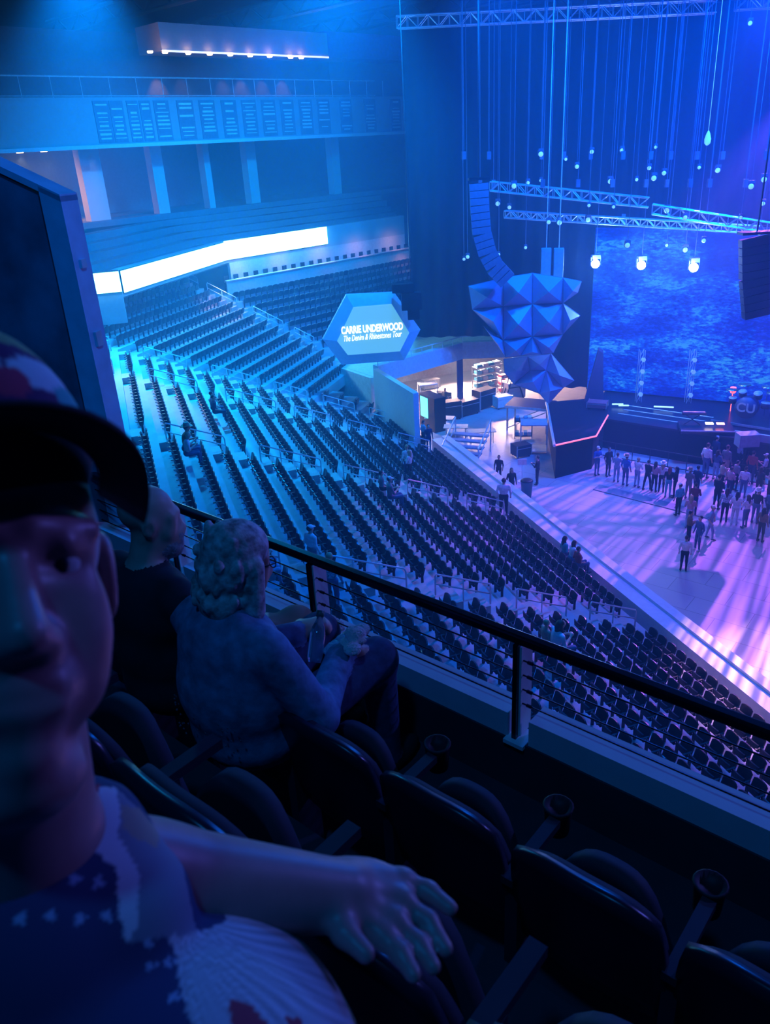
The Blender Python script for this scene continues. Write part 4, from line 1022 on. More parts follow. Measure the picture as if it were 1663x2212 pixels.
def person(P, kind, rz, top, bottom, label, skin=0, hair=('short', 'brown'), hat=None, sc=1.0, sleeve=False, shoes=None, wide=1.0, legs=None, group=None):
    """P: where the feet (standing) or the feet on the floor before the seat (sitting) are; rz facing in degrees, 0 = +y"""
    root = empty('person', P, R(rz)); root.scale = (sc*wide, sc*wide, sc)
    me, (ln, dz) = POSES[kind]; o = bpy.data.objects.new('body', me); COL.objects.link(o); o.parent = root
    set_mats(o, [SK[skin], top, bottom, top, top if sleeve else SK[skin], shoes or m_shoe])
    if hat != 'bald' and hair:
        h = bpy.data.objects.new('hair', HM[hair[0]]); COL.objects.link(h); h.parent = root; h.location = (0, ln, dz+(0 if dz == 0 else 0)); set_mats(h, [HR[hair[1]]])
    if hat and hat != 'bald':
        h = bpy.data.objects.new('hat', HT[hat[0]]); COL.objects.link(h); h.parent = root; h.location = (0, ln, dz+.01); set_mats(h, [hat[1]])
    return tag(root, label, 'person', group)
c_wh = cm('white', (.78, .78, .78)); c_bk = cm('black', (.012, .012, .016)); c_dn = cm('denim', (.08, .14, .26)); c_ld = cm('light_denim', (.28, .38, .52)); c_bl = cm('blue', (.04, .16, .5))
c_gy = cm('grey', (.2, .2, .22)); c_rd = cm('red', (.42, .05, .05)); c_mr = cm('maroon', (.22, .03, .05)); c_tl = cm('teal', (.1, .45, .5)); c_br = cm('brown', (.2, .11, .06)); c_nv = cm('navy', (.02, .035, .1))
c_pk = cm('pink', (.6, .3, .35)); c_tn = cm('tan', (.45, .35, .25)); c_or = cm('orange', (.7, .16, .07)); c_pt = mat('patterned_print', (.45, .55, .62), .8, var=.75, scale=18)
# floor crowd: (x, y of the feet in the picture frame of this place, pose, facing, ...)
CR = [
 (1288, 1026, 'fold', 200, c_bl, c_dn, 'guard in blue shirt and pale cap standing at the corner of the stage wing', dict(hat=('cap', c_wh))),
 (1312, 1028, 'stand', 200, c_bk, c_bk, 'person all in black standing second from the left along the barrier', dict(hair=('short', 'black'))),
 (1330, 1041, 'phone', 320, c_ld, c_ld, 'person in light denim with back to us, third along the barrier', {}),
 (1349, 1049, 'stand', 310, c_bl, c_dn, 'man in bright blue shirt and straw cowboy hat along the barrier', dict(hat=('cowboy', c_tn), sc=1.05)),
 (1374, 1052, 'phone', 300, c_wh, c_ld, 'person in white shirt and pale jeans among the line at the barrier', dict(hair=('short', 'blond'), sleeve=True)),
 (1396, 1058, 'step', 300, c_bk, c_bk, 'person in black clothes mid step between white and pink shirts', {}),
 (1411, 1062, 'fold', 310, c_pk, c_bk, 'woman in pinkish top and black trousers in the barrier line', dict(hair=('long', 'brown'))),
 (1427, 1063, 'stand', 330, c_wh, c_bk, 'woman in white top with white cowboy hat in the barrier line', dict(hat=('cowboy', c_wh), hair=('long', 'blond'))),
 (1441, 1074, 'stand', 330, c_bk, c_tl, 'red haired woman in black top and teal jeans', dict(hair=('long', 'red'))),
 (1455, 1074, 'fold', 60, c_bk, c_bk, 'woman with bare arms in black top beside the red haired woman', dict(hair=('long', 'black'))),
 (1484, 1078, 'phone', 310, c_gy, c_gy, 'man in grey clothes and brown cowboy hat holding something up', dict(hat=('cowboy', c_tn))),
 (1501, 1072, 'stand', 300, c_nv, c_nv, 'dark haired person in navy right of the grey dressed man', dict(hair=('short', 'black'))),
 (1463, 1113, 'stand', 20, c_tl, c_bk, 'person in teal shirt and white cap standing apart in front of the line', dict(hat=('cap', c_wh))),
 (1496, 1112, 'fold', 330, c_mr, c_nv, 'man in maroon shirt with folded arms in the middle of the floor', {}),
 (1486, 1140, 'phone', 340, c_pk, c_ld, 'woman in pink top and pale jeans behind the denim jacket', dict(hair=('long', 'blond'))),
 (1484, 1176, 'fold', 260, c_br, c_bk, 'dark haired person in brown jacket facing the denim jacket', dict(hair=('short', 'black'), sleeve=True)),
 (1505, 1188, 'stand', 110, c_dn, c_dn, 'person in open denim jacket and skinny jeans facing the brown jacket', dict(hair=('short', 'black'), sleeve=True, shoes=m_shoew)),
 (1531, 1164, 'step', 240, c_ld, c_ld, 'person in pale blue jeans walking at the right of the small group', dict(hair=('short', 'blond'), hat=('cap', c_wh))),
 (1475, 1233, 'stand', 340, c_wh, c_bk, 'man in bright white shirt and black trousers alone on the open floor', dict(sleeve=True, shoes=m_shoe)),
 (1521, 1032, 'stand', 300, c_wh, c_dn, 'tall man in white t-shirt and jeans with his back to us near the stage', dict(sc=1.18)),
 (1543, 1036, 'phone', 300, c_dn, c_ld, 'woman beside the tall white shirt holding a lit phone', dict(hair=('long', 'brown'))),
 (1541, 1010, 'stand', 290, c_nv, c_nv, 'man in dark shirt and pale cap close to the stage', dict(hat=('cap', c_wh), sc=1.1)),
 (1563, 1035, 'stand', 300, c_gy, c_tn, 'man in grey hooded top and khaki trousers near the stage', dict(sleeve=True, sc=1.15)),
 (1590, 1015, 'stand', 300, c_ld, c_bk, 'blond person in pale jacket near the stage', dict(hair=('long', 'blond'), sleeve=True)),
 (1605, 1035, 'fold', 310, c_bk, c_bk, 'person in black standing left of the red jumper', dict(hair=('long', 'black'))),
 (1618, 1045, 'stand', 310, c_rd, c_nv, 'person in dark red jumper standing near the right edge', dict(sleeve=True, sc=1.1)),
 (1647, 1045, 'phone', 60, c_wh, c_bk, 'person in pale shirt and white cap at the right edge near the stage', dict(hat=('cap', c_wh))),
 (1658, 1080, 'fold', 70, c_pk, c_bk, 'bare armed woman in pale top at the very right edge', dict(hair=('long', 'brown'), sc=1.1)),
 (1545, 1100, 'phone', 300, c_bk, c_bk, 'tall person in black jacket in the middle of the crowd', dict(sleeve=True, sc=1.1)),
 (1562, 1128, 'stand', 340, c_pt, c_bk, 'woman in patterned blouse and black trousers seen from behind', dict(hair=('long', 'brown'), sc=1.05)),
 (1584, 1133, 'stand', 330, c_wh, c_wh, 'long haired woman in white top and white shorts', dict(hair=('long', 'black'), shoes=m_shoew)),
 (1607, 1140, 'phone', 20, c_wh, c_dn, 'woman in white strap top and jeans right of the white shorts', dict(hair=('long', 'brown'))),
 (1602, 1075, 'stand', 320, c_wh, c_dn, 'man in patterned white shirt in the middle of the right crowd', dict(sleeve=True)),
 (1628, 1130, 'stand', 310, c_bk, c_dn, 'man in black shirt under a large white cowboy hat', dict(hat=('cowboy', c_wh), sc=1.05)),
 (1640, 1170, 'stand', 300, c_br, c_bk, 'person in brown top and black trousers nearest at the right edge', dict(hair=('long', 'black'), sleeve=True)),
 (1572, 1075, 'fold', 290, c_pk, c_nv, 'person in pink shirt deep in the crowd', {}),
 (1585, 1060, 'stand', 280, c_gy, c_bk, 'person in dark grey deep in the crowd behind the white shirts', dict(hair=('short', 'black'))),
 (1657, 1130, 'stand', 300, c_dn, c_nv, 'person in blue denim shirt at the right edge beside the white hat', dict(sleeve=True)),
 (1555, 1062, 'phone', 280, c_tn, c_bk, 'person in tan shirt holding hands up in the crowd', {}),
 (1635, 1075, 'stand', 300, c_bk, c_bk, 'person in black between the red jumper and the right edge', dict(hair=('long', 'brown'))),
 (1653, 1000, 'stand', 300, c_pk, c_nv, 'pink shirted person farthest right by the stage skirt', {}),
 (1629, 1008, 'phone', 300, c_wh, c_nv, 'bald person in white close under the drum kit', dict(hat='bald')),
 (1160, 1047, 'phone', 60, c_bk, c_bk, 'security worker in black looking down beside the stage wing curtain', dict(sleeve=True)),
 (1077, 1042, 'stand', 160, c_bk, c_bk, 'person in black just behind the floor wall by the bay', dict(sleeve=True, sc=.95)),
 (1104, 1075, 'stand', 190, c_bk, c_bk, 'long haired person in black behind the floor wall beside the big white shirt', dict(hair=('long', 'black'), sleeve=True)),
 (962, 888, 'stand', 150, c_bk, c_nv, 'crew member in black at a table in the bay opening', {}),
]
for x, y, kd_, rz, tp, bt, lb, kw in CR:
    kw = dict(kw); kw['sc'] = kw.get('sc', 1.0)*1.0
    person(at(x, y, 0.02), kd_, rz, tp, bt, lb, skin=kw.pop('skin', (x*7) % 5 // 3), group='people on the arena floor', **kw)
# people in the side stand
def in_stand(x, y, want=None, dn=.3):
    best = None
    for k in range(0, 21):
        P = at(x, y, Z0+k*RISE); n_ = P.dot(N); e = abs(n_-(N0+k+dn))
        if best is None or e < best[0]: best = (e, k, P)
    k = best[1]; u = best[2].dot(D); return RW(u, k, dn), k
ST = [
 (886, 1040, 'fold', 60, c_wh, c_bk, 'blond woman in long white hooded top standing in the stand, facing right', dict(hair=('long', 'blond'), sleeve=True, sc=.95)),
 (876, 1036, 'stand', 20, c_wh, c_dn, 'taller blond person in white hoodie standing just behind the other white top', dict(hair=('short', 'blond'), sleeve=True, sc=1.05)),
 (944, 962, 'stand', 300, c_tl, c_bk, 'person in pale teal shirt standing at the front corner by the bay', dict(sleeve=True)),
 (962, 970, 'stand', 200, c_nv, c_nv, 'person in dark navy standing at the front corner beside the teal shirt', dict(sleeve=True)),
 (1117, 1108, 'stand', 350, c_wh, c_bk, 'big man in loose white shirt walking down at the end of the aisle rail', dict(sleeve=True, sc=1.15, wide=1.15)),
 (737, 1314, 'stand', 340, c_pt, c_dn, 'woman in white patterned blouse climbing the near aisle stairs', dict(hair=('short', 'blond'), sleeve=True, sc=1.05, wide=1.1)),
 (688, 1238, 'stand', 310, c_wh, c_gy, 'man in pale mint shirt and cap bending between the rows', dict(hat=('cap', c_wh), sleeve=True, sc=.95, wide=1.15)),
]
for x, y, kd_, rz, tp, bt, lb, kw in ST:
    P, k = in_stand(x, y); person(P, kd_, rz, tp, bt, lb, skin=0, **kw)
SS = [
 (838, 1100, 'sit_phone', c_gy, c_dn, 'man in grey shirt and pale cap seated with a lit phone', dict(hat=('cap', c_wh), sc=1.1)),
 (815, 1080, 'sit', c_gy, c_bk, 'person in dark top seated behind the man with the phone', {}),
 (1183, 1440, 'sit_lean', c_wh, c_dn, 'long haired person in white t-shirt seated beyond the rail post', dict(hair=('long', 'brown'), sc=1.15, wide=1.15)),
 (1163, 1422, 'sit', c_tn, c_dn, 'person with bare arms seated left of the white t-shirt', dict(hair=('short', 'blond'))),
 (1213, 1218, 'sit', c_tl, c_dn, 'long haired person in pale teal top seated in the front rows', dict(hair=('long', 'brown'))),
 (1233, 1228, 'sit_lean', c_wh, c_dn, 'long haired person in white top in the front row trio', dict(hair=('long', 'brown'))),
 (1250, 1240, 'sit', c_rd, c_dn, 'person in dull red shirt seated right in the front row trio', {}),
 (412, 1000, 'sit_lean', c_or, c_dn, 'person in orange shirt and straw hat seated high in the left rows', dict(hat=('cowboy', c_tn), sc=1.15)),
 (432, 1003, 'sit_lean', c_wh, c_dn, 'person in pale top seated beside the orange shirt', dict(hair=('short', 'blond'))),
 (455, 905, 'sit', c_pk, c_nv, 'person in pale pink shirt seated alone in the upper left rows', dict(hair=('short', 'black'))),
 (465, 912, 'sit', c_nv, c_nv, 'person in navy seated right of the pale pink shirt', {}),
 (585, 1250, 'sit_phone', c_pk, c_dn, 'person with bare arms seated in the row just beyond the grey haired woman', dict(sc=1.05)),
 (600, 1262, 'sit', c_tl, c_ld, 'person in pale teal shirt seated beside the bare armed one', dict(sc=1.05)),
]
RZF = math.degrees(math.atan2(-(-N).x, (-N).y))
for i, (x, y, kd_, tp, bt, lb, kw) in enumerate(SS):
    P, k = in_stand(x, y, dn=.12); person(P, kd_, RZF, tp, bt, lb, **kw)
# ------------------------------------------------------------------ our own upper deck
m_deckc = mat('deck_concrete', (.10, .11, .14), .8, scale=3)
m_kerb = mat('kerb_paint', (.72, .76, .82), .6, var=.05)
m_deck_dark = mat('deck_dark', (.035, .04, .055), .85)
AXN = (NS, NT, Z)
def nbox(b, s0, s1, t0, t1, z0, z1, mi=0):
    b.box(NR((s0+s1)/2, (t0+t1)/2, (z0+z1)/2), (s1-s0, t1-t0, z1-z0), mi, AXN); return b
SL, SRt = 5.2, -2.2
for nm, t0, t1, zt in (('floor_row_front', 1.28, 2.44, -2.7), ('floor_row_middle', .42, 1.28, -2.1), ('floor_row_ours', -.75, .42, -1.55)):
    struct(nm, nbox(MB(), SRt, SL, t0, t1, zt-.35, zt), m_deck_dark)
struct('wall_front_kerb', nbox(MB(), SRt, SL, 2.38, 2.56, -3.1, -2.42), m_deck_dark)
POSTS = [3.86, 2.65, 1.42, .19, -1.04]
b = MB(); e0 = SL
for ps in POSTS:
    nbox(b, ps+.045, e0, 2.39, 2.52, -2.42, -2.29); e0 = ps-.06
nbox(b, SRt, e0, 2.39, 2.52, -2.42, -2.29)
struct('trim_7', b, m_kerb)
m_railb = mat('handrail_dark', (.03, .03, .045), .25, .6)
root = empty('guard_rail', NR(1.4, 2.42, -2.3)); g0 = Vector(root.location)
b = MB(); b.box(NR((SL+SRt)/2, 2.42, -1.9)-g0, (SL-SRt, .05, .045), 0, AXN); b.build('top_rail', m_railb, root, bevel=.01)
for i in range(4):
    z_ = -2.0-.075*(i+.1); b = MB(); b.tube([NR(SL, 2.42, z_)-g0, NR(SRt, 2.42, z_)-g0], .0042, 5); b.build('cable', m_railb, root)
for ps in POSTS:
    b = MB(); b.box(NR(ps+.012, 2.40, -2.17)-g0, (.022, .03, .50), 0, AXN); po = b.build('post', m_railb, root)
    b = MB(); b.box(NR(ps-.004, 2.45, -2.17)-g0, (.010, .09, .47), 0, AXN)
    b.box(NR(ps, 2.42, -2.425)-g0, (.10, .12, .02), 0, AXN); b.build('post_plate', mat('plate_pale', (.85, .88, .9), .5), po)
    b = MB()
    for i in range(4): b.tube([NR(ps-.03, 2.42, -2.008-.075*i)-g0, NR(ps-.055, 2.42, -2.008-.075*i)-g0], .008, 6)
    b.build('cable_end', m_railb, po)
tag(root, 'dark balcony guard rail with thin horizontal cables in front of our row', 'railing')
# tinted partition ending the rail on the left
Pp = Vector((-1.70, 5.05, 0)); EP = azv(-75); NP = Vector((-EP.y, EP.x, 0))
root = empty('partition_wall', (Pp.x, Pp.y, 16.6))
def PPt(l, z, o=0): return EP*l+NP*o+Z*(z-16.6)
pro = [(.05, 15.75), (.05, 17.80), (.55, 18.06), (2.6, 19.05), (2.6, 15.75)]
b = MB(); b.prism([PPt(l, z, .03) for l, z in pro], NP*-.13*-1); b.build('panel', mat('panel_tinted', (.14, .19, .26), .3, var=.5, scale=2.5), root)
b = MB(); b.prism([PPt(l, z, .0) for l, z in [(0, 15.75), (0, 17.83), (.13, 17.89), (.15, 15.75)]], NP*.17)
b.prism([PPt(l, z, 0) for l, z in [(0, 17.80), (.55, 18.06), (2.6, 19.05), (2.6, 19.09), (.55, 18.10), (0, 17.84)]], NP*.17); b.build('frame_edge', mat('partition_edge', (.5, .6, .75), .5), root)
b = MB(); b.box(PPt(-.006, 17.45, .09), (.02, .05, .05), 0, (EP, NP, Z)); b.box(PPt(-.006, 17.0, .09), (.02, .06, .09), 0, (EP, NP, Z)); b.build('fixing', m_rail, root)
tag(root, 'tall dark tinted partition with a sloping top at the left of the rail', 'wall panel', kind='thing')
# stair handrail standing before the partition
root = empty('handrail', Pp+EP*.3-NP*.25+Z*16.6); r0 = Vector(root.location)
def QQ(x, y): return on_wall(x, y, Pp-NP*.22, -75)-r0
b = MB(); b.tube([QQ(-60, 492), QQ(5, 520), QQ(58, 548), QQ(74, 562), QQ(80, 590), QQ(92, 630)], .016, 8); b.build('top_rail', m_rail, root, True)
b = MB(); b.tube([QQ(-60, 560), QQ(10, 585), QQ(84, 605)], .012, 8); b.build('middle_rail', m_rail, root, True)
b = MB(); b.tube([QQ(92, 630), QQ(150, 1100)], .014, 8); b.build('post', m_rail, root, True)
tag(root, 'bent pale tube handrail in front of the dark partition at far left', 'handrail')

# folding seats of our deck
m_sh = mat('chair_shell', (.014, .018, .035), .3, var=.05); m_pad = mat('chair_pad', (.02, .024, .04), .75); m_arm = mat('chair_arm', (.028, .034, .05), .5)
def chair_parts():
    W = .235
    def shell(y0, y1, z0, z1, w, th, crown, bow):
        n = 12; mrows = 7; vs = []; fs = []
        for side in (0, 1):
            for i in range(n+1):
                t = -1+2*i/n
                for j in range(mrows+1):
                    v = j/mrows; zt = z1-crown*abs(t)**3.2*(1 if crown else 0)
                    z_ = z0+(zt-z0)*v; y_ = y0+(y1-y0)*v-bow*(1-t*t)*1.0+(th if side else 0)
                    wx = w*(1-.10*(v**4)); vs.append((t*wx, y_, z_))
        m_ = mrows+1; N_ = (n+1)*m_
        for i in range(n):
            for j in range(mrows):
                a = i*m_+j; fs += [(a, a+1, a+m_+1, a+m_), (N_+a, N_+a+m_, N_+a+m_+1, N_+a+1)]
        for i in range(n):
            a = i*m_+mrows; fs.append((a, N_+a, N_+a+m_, a+m_)); a = i*m_; fs.append((a, a+m_, N_+a+m_, N_+a))
        for j in range(mrows): a = j; fs.append((a, N_+a, N_+a+1, a+1)); a = n*m_+j; fs.append((a, a+1, N_+a+1, N_+a))
        return MB().add(vs, fs)
    back = shell(.10, 0, .34, .86, .245, .032, .06, .03)
    pad = shell(.13, .035, .42, .82, .225, .045, .07, .03)
    pan = shell(.20, .16, .36, .70, .22, .06, .20, -.03)
    arm = MB(); arm.box((.255, .18, .62), (.042, .30, .03)); arm.box((.255, .12, .30), (.045, .12, .62))
    cup = MB(); cup.lathe([(.04, -.10), (.048, .0), (.053, .012), (.046, .016), (.03, -.005), (.004, -.008)], (.24, .38, .63), 16)
    return [('seat_back', back, m_sh, True), ('back_pad', pad, m_pad, True), ('seat_pan', pan, m_pad, True), ('armrest', arm, m_arm, False), ('cup_holder', cup, mat('cup_black', (.01, .012, .02), .6), True)]
root0 = None; ANG = math.atan2(NT.y, NT.x)-PI/2
CHN = {('f', 0): 'near right of the picture, just beyond the lap of open floor', }
rows = [('front', 1.46, -2.7, [3.205, 2.695, 2.185, 1.675, 1.165, .655, .145, -.365, -.875], ['beyond the bald man', 'under the bald man', 'under the grey haired woman', 'just right of the grey haired woman', 'second to the right of the grey haired woman', 'third to the right of the woman, blue lit top edge', 'fourth to the right of the woman', 'fifth to the right of the woman, at the right edge', 'sixth to the right of the woman']),
        ('middle', .64, -2.1, [2.30, 1.785, 1.27, .77, .255, -.255], ['farthest left behind the face', 'second from the left behind the chin', 'with a curved blue edge right beside the chin', 'with the domed folded pan above the forearm', 'under the resting hand', 'with a blue lit edge at the bottom of the picture'])]
for nm, t_, z_, ss, lbs in rows:
    for s_, lb in zip(ss, lbs):
        loc = NR(s_, t_, z_)
        if root0 is None:
            root0 = empty('folding_chair', loc, ANG); r = root0
            for pn, mb_, mm, sm in chair_parts():
                pa = {'back_pad': 'seat_back', 'cup_holder': 'armrest'}.get(pn)
                pa = next((c_ for c_ in r.children if c_.name.split('.')[0] == pa), r) if pa else r
                o = mb_.build(pn, mm, pa, sm)
        else: r = copy_tree(root0, loc, ANG)
        if nm == 'middle':
            for ch in list(r.children):
                for g_ in list(ch.children):
                    if g_.name.startswith('cup_holder'): bpy.data.objects.remove(g_)
        tag(r, f'dark {nm} row folding chair {lb}', 'chair', f'folding chairs of the {nm} row')

# ------------------------------------------------------------------ people beside us
def head_prims(beard=False, sk=0, hairm=None, bald=True, o=(0, 0, 0), yaw=0, pitch=0):
    P = [('e', (0, -.012, .045), (.074, .094, .083), 0, sk), ('e', (0, .02, -.02), (.064, .073, .094), 0, sk), ('e', (0, .032, -.075), (.050, .052, .042), 0, sk), ('e', (0, .072, -.104), (.022, .020, .018), 0, sk),
         ('c', (0, .088, .012), (0, .114, -.034), .009, .0135, sk), ('e', (0, .08, -.068), (.034, .022, .028), 0, sk), ('c', (-.020, .092, -.066), (.020, .092, -.066), .0042, .0042, sk, .008), ('c', (-.018, .092, -.078), (.018, .092, -.078), .005, .005, sk, .008)]
    for s in (-1, 1):
        P += [('e', (s*.037, .060, -.034), (.026, .024, .028), 0, sk), ('c', (s*.012, .086, .028), (s*.050, .070, .026), .011, .009, sk), ('e', (s*.013, .098, -.040), (.010, .012, .009), 0, sk),
              ('e', (s*.081, -.012, -.002), (.010, .022, .034), 0, sk), ('e', (s*.090, -.008, -.001), (.006, .010, .018), 0, -1), ('e', (s*.032, .092, .006), (.017, .013, .011), 0, -1)]
        P += [('c', (s*.016, .082, .0125), (s*.032, .084, .0165), .005, .005, sk, .012), ('c', (s*.032, .084, .0165), (s*.049, .072, .010), .005, .0045, sk, .012), ('c', (s*.018, .081, -.005), (s*.046, .073, -.003), .0055, .005, sk)]
    P.append(('c', (-.024, .108, -.0725), (.024, .108, -.0725), .004, .004, -1))
    if beard: P += [('e', (0, .055, -.10), (.052, .050, .045), 0, beard), ('e', (0, .085, -.105), (.032, .028, .038), 0, beard), ('c', (-.022, .098, -.058), (.022, .098, -.058), .008, .008, beard)]
    cy, sy = math.cos(yaw), math.sin(yaw); cp_, sp_ = math.cos(pitch), math.sin(pitch)
    Rm = np.array([[cy, -sy, 0], [sy, cy, 0], [0, 0, 1]])@np.array([[1, 0, 0], [0, cp_, -sp_], [0, sp_, cp_]])
    out = []
    for p in P:
        if p[0] == 'c': out.append(('c', tuple(Rm@np.array(p[1])+o), tuple(Rm@np.array(p[2])+o), p[3], p[4], p[5])+tuple(p[6:]))
        else: out.append(('e', tuple(Rm@np.array(p[1])+o), p[2], 0, p[4], Rm))
    return out, Rm
def hand_prims(w, d, up_, m=0, curl=.5, sc=1.0, thumb=1):
    """w wrist point, d direction of the palm, up_ back of the hand"""
    w, d, up_ = np.array(w, float), np.array(d, float), np.array(up_, float); d /= np.linalg.norm(d); x = np.cross(d, up_); x /= np.linalg.norm(x); u = np.cross(x, d)
    P = [('e', tuple(w+d*.045*sc), (.040*sc, .050*sc, .016*sc), 0, m, np.stack([x, d, u], 1))]
    for i, (ox, L) in enumerate([(-.030, .072), (-.010, .082), (.011, .076), (.031, .060)]):
        a = w+d*.082*sc+x*ox*sc; c_ = curl*(1+.12*i)
        d1 = d*math.cos(c_*.6)-u*math.sin(c_*.6); d2 = d*math.cos(c_*1.4)-u*math.sin(c_*1.4)
        b_ = a+d1*L*.5*sc; e_ = b_+d2*L*.5*sc
        P += [('c', tuple(a-d*.03*sc), tuple(b_), .0095*sc, .0088*sc, m), ('c', tuple(b_), tuple(e_), .0088*sc, .0072*sc, m)]
    a = w+d*.02*sc-x*.03*sc*thumb; b_ = a+(d*.55-x*.7*thumb-u*.3)*.042*sc; e_ = b_+(d*.9-x*.2*thumb-u*.4)*.032*sc
    P += [('c', tuple(a), tuple(b_), .014*sc, .011*sc, m), ('c', tuple(b_), tuple(e_), .011*sc, .0085*sc, m)]
    return P
def near_body(name, prims, mats, loc, rz, sc, label, h=.0085, k=.028):
    V, F, mi = sculpt(prims, h, k); root = empty('person', loc, rz); root.scale = (sc,)*3
    o = bpy.data.objects.new('body', to_mesh('body_'+name, V, F, mi, mats)); COL.objects.link(o); o.parent = root
    sm = o.modifiers.new('smooth', 'SMOOTH'); sm.factor = .5; sm.iterations = 2
    return tag(root, label, 'person')
def eyes(root, o, Rm, sc=1.0):
    for s in (-1, 1):
        c_ = Rm@np.array((s*.032, .073, .006))+o; f_ = Vector(Rm@np.array((0, 1, 0)))
        b = MB(); x = Vector(Rm@np.array((1, 0, 0))); u = x.cross(f_)
        R_ = .0125; prof = [(R_*math.sin(t), -R_*math.cos(t)) for t in np.linspace(.05, PI-.05, 12)]
        b.lathe(prof, c_, 16, 0, (x, u, f_)); n0 = len(b.f)
        b.lathe([(.0062, 0), (.0055, .0012), (.001, .0016)], Vector(c_)+f_*R_*.93, 14, 1, (x, u, f_))
        b.build('eye', [mat('eye_white', (.75, .78, .8), .12), mat('iris_dark', (.03, .04, .06), .1)], root, True)
skn = mat('skin_near', (.50, .33, .27), .5, var=.06, scale=30)
mb_black = mat('shirt_black_near', (.012, .022, .035), .9, var=.3, scale=9, bump=.2)
m_bgrey = mat('beard_grey', (.30, .30, .32), .9, var=.4, scale=60, bump=.5)
# bald bearded man.  Local frame: +y is where the row looks, floor at z = 0
def seated(dx=0, lean=.0):
    return lambda x, y, z: (x+dx, y+lean*max(0, z-.5), z)
ho = np.array((0.0, .09, 1.185)); hp, Rm = head_prims(beard=1, o=ho, yaw=R(-28), pitch=R(-8))
A = hp+[('c', (0, .03, 1.00), (0, .07, 1.12), .062, .055, 0),
     ('e', (0, .06, .56), (.20, .17, .15), 0, 2), ('e', (0, .05, .72), (.205, .165, .24), 0, 2), ('e', (0, .03, .88), (.22, .14, .17), 0, 2), ('c', (-.17, .03, .965), (.17, .03, .965), .07, .07, 2)]
for s in (-1, 1):
    A += [('c', (s*.215, .03, .95), (s*.27, .08, .68), .065, .055, 2), ('c', (s*.27, .08, .68), (s*.13, .38, .63), .046, .032, 0), ('c', (s*.27, .08, .70), (s*.26, .10, .64), .06, .055, 2)]
    A += [('c', (s*.10, .10, .53), (s*.16, .56, .56), .095, .082, 3), ('c', (s*.16, .56, .56), (s*.15, .60, .10), .075, .05, 3), ('e', (s*.15, .66, .05), (.05, .14, .05), 0, 4)]
    A += hand_prims((s*.13, .38, .63), (-s*.35, .9, -.1), (0, .1, 1), 0, .5, thumb=-s)
near_body('bald_man', A, [skn, m_bgrey, mb_black, mat('trousers_khaki', (.32, .24, .18), .85, bump=.2, scale=12), m_shoe], NR(2.64, 1.44, -2.7), ANG, 1.16, 'bald bearded man in a black shirt seated in the front row at left')
# grey haired woman in denim
ho = np.array((0, .13, 1.14)); hp, Rm = head_prims(o=ho, yaw=R(-14), pitch=R(-12))
m_denim = mat('denim_near', (.12, .26, .42), .85, var=.35, scale=22, bump=.4); m_jean = mat('jeans_near', (.04, .08, .17), .85, var=.25, scale=30, bump=.3)
A = hp+[('c', (0, .05, .97), (0, .10, 1.08), .055, .05, 0), ('e', (0, .08, .56), (.22, .19, .16), 0, 2), ('e', (0, .06, .72), (.225, .19, .23), 0, 2), ('e', (0, .05, .86), (.21, .145, .17), 0, 2), ('c', (-.16, .05, .93), (.16, .05, .93), .068, .068, 2), ('c', (-.07, .04, 1.0), (.07, .04, 1.0), .04, .04, 2)]
for s in (-1, 1):
    A += [('c', (s*.20, .05, .92), (s*.29, .14, .66), .07, .066, 2), ('c', (s*.29, .14, .66), (s*.12, .42, .66), .062, .05, 2)]
    A += [('c', (s*.10, .12, .53), (s*.15, .58, .57), .10, .085, 3), ('c', (s*.15, .58, .57), (s*.15, .62, .10), .075, .05, 3), ('e', (s*.15, .67, .05), (.05, .13, .05), 0, 4)]
    A += hand_prims((s*.115, .43, .665), (-s*.3, .9, .15), (0, -.1, 1), 0, .7, thumb=-s)
wr = near_body('woman', A, [skn, skn, m_denim, m_jean, m_shoe], NR(2.13, 1.42, -2.7), ANG, 1.16, 'woman with shoulder length grey hair, glasses and denim jacket seated in the front row')
HP = [('e', (0, -.015, .055), (.092, .110, .095), 0, 0), ('e', (0, -.05, -.02), (.10, .085, .10), 0, 0), ('e', (0, -.06, -.11), (.105, .07, .08), 0, 0), ('c', (.085, .01, .02), (.09, .02, -.13), .034, .036, 0), ('c', (-.085, .01, .02), (-.09, .02, -.13), .034, .036, 0)]
for i in range(90):
    a = rng.uniform(0, 2*PI); zc = rng.uniform(-.14, .12); rr = .100 if zc < .05 else .074
    if math.sin(a) > .35: continue
    HP.append(('e', (rr*math.cos(a), -.03+rr*math.sin(a)*1.05, zc), (.013, .013, .021), 0, 0))
HP.append(('e', (0, .10, -.045), (.058, .07, .09), 0, -1))
V, F, mi = sculpt(HP, .005, .009)
mh = mat('hair_grey_near', (.50, .50, .50), .7, var=.6, scale=34, bump=.8)
V = (V@Rm.T)+ho
o = bpy.data.objects.new('hair', to_mesh('hair_woman', V, F, mi, [mh])); COL.objects.link(o); o.parent = wr
b = MB()
for s in (-1, 1):
    ring = [(s*.034+.024*math.cos(t), .104, .004+.018*math.sin(t)) for t in np.linspace(0, 2*PI, 17)]
    b.tube([Vector(Rm@np.array(p)+ho) for p in ring], .0022, 5); b.tube([Vector(Rm@np.array(p)+ho) for p in [(s*.058, .100, .008), (s*.074, .05, .010), (s*.078, -.01, .008)]], .0022, 5)
b.tube([Vector(Rm@np.array(p)+ho) for p in [(-.010, .106, .008), (.010, .106, .008)]], .002, 5); b.build('glasses', m_case, wr)
b = MB()
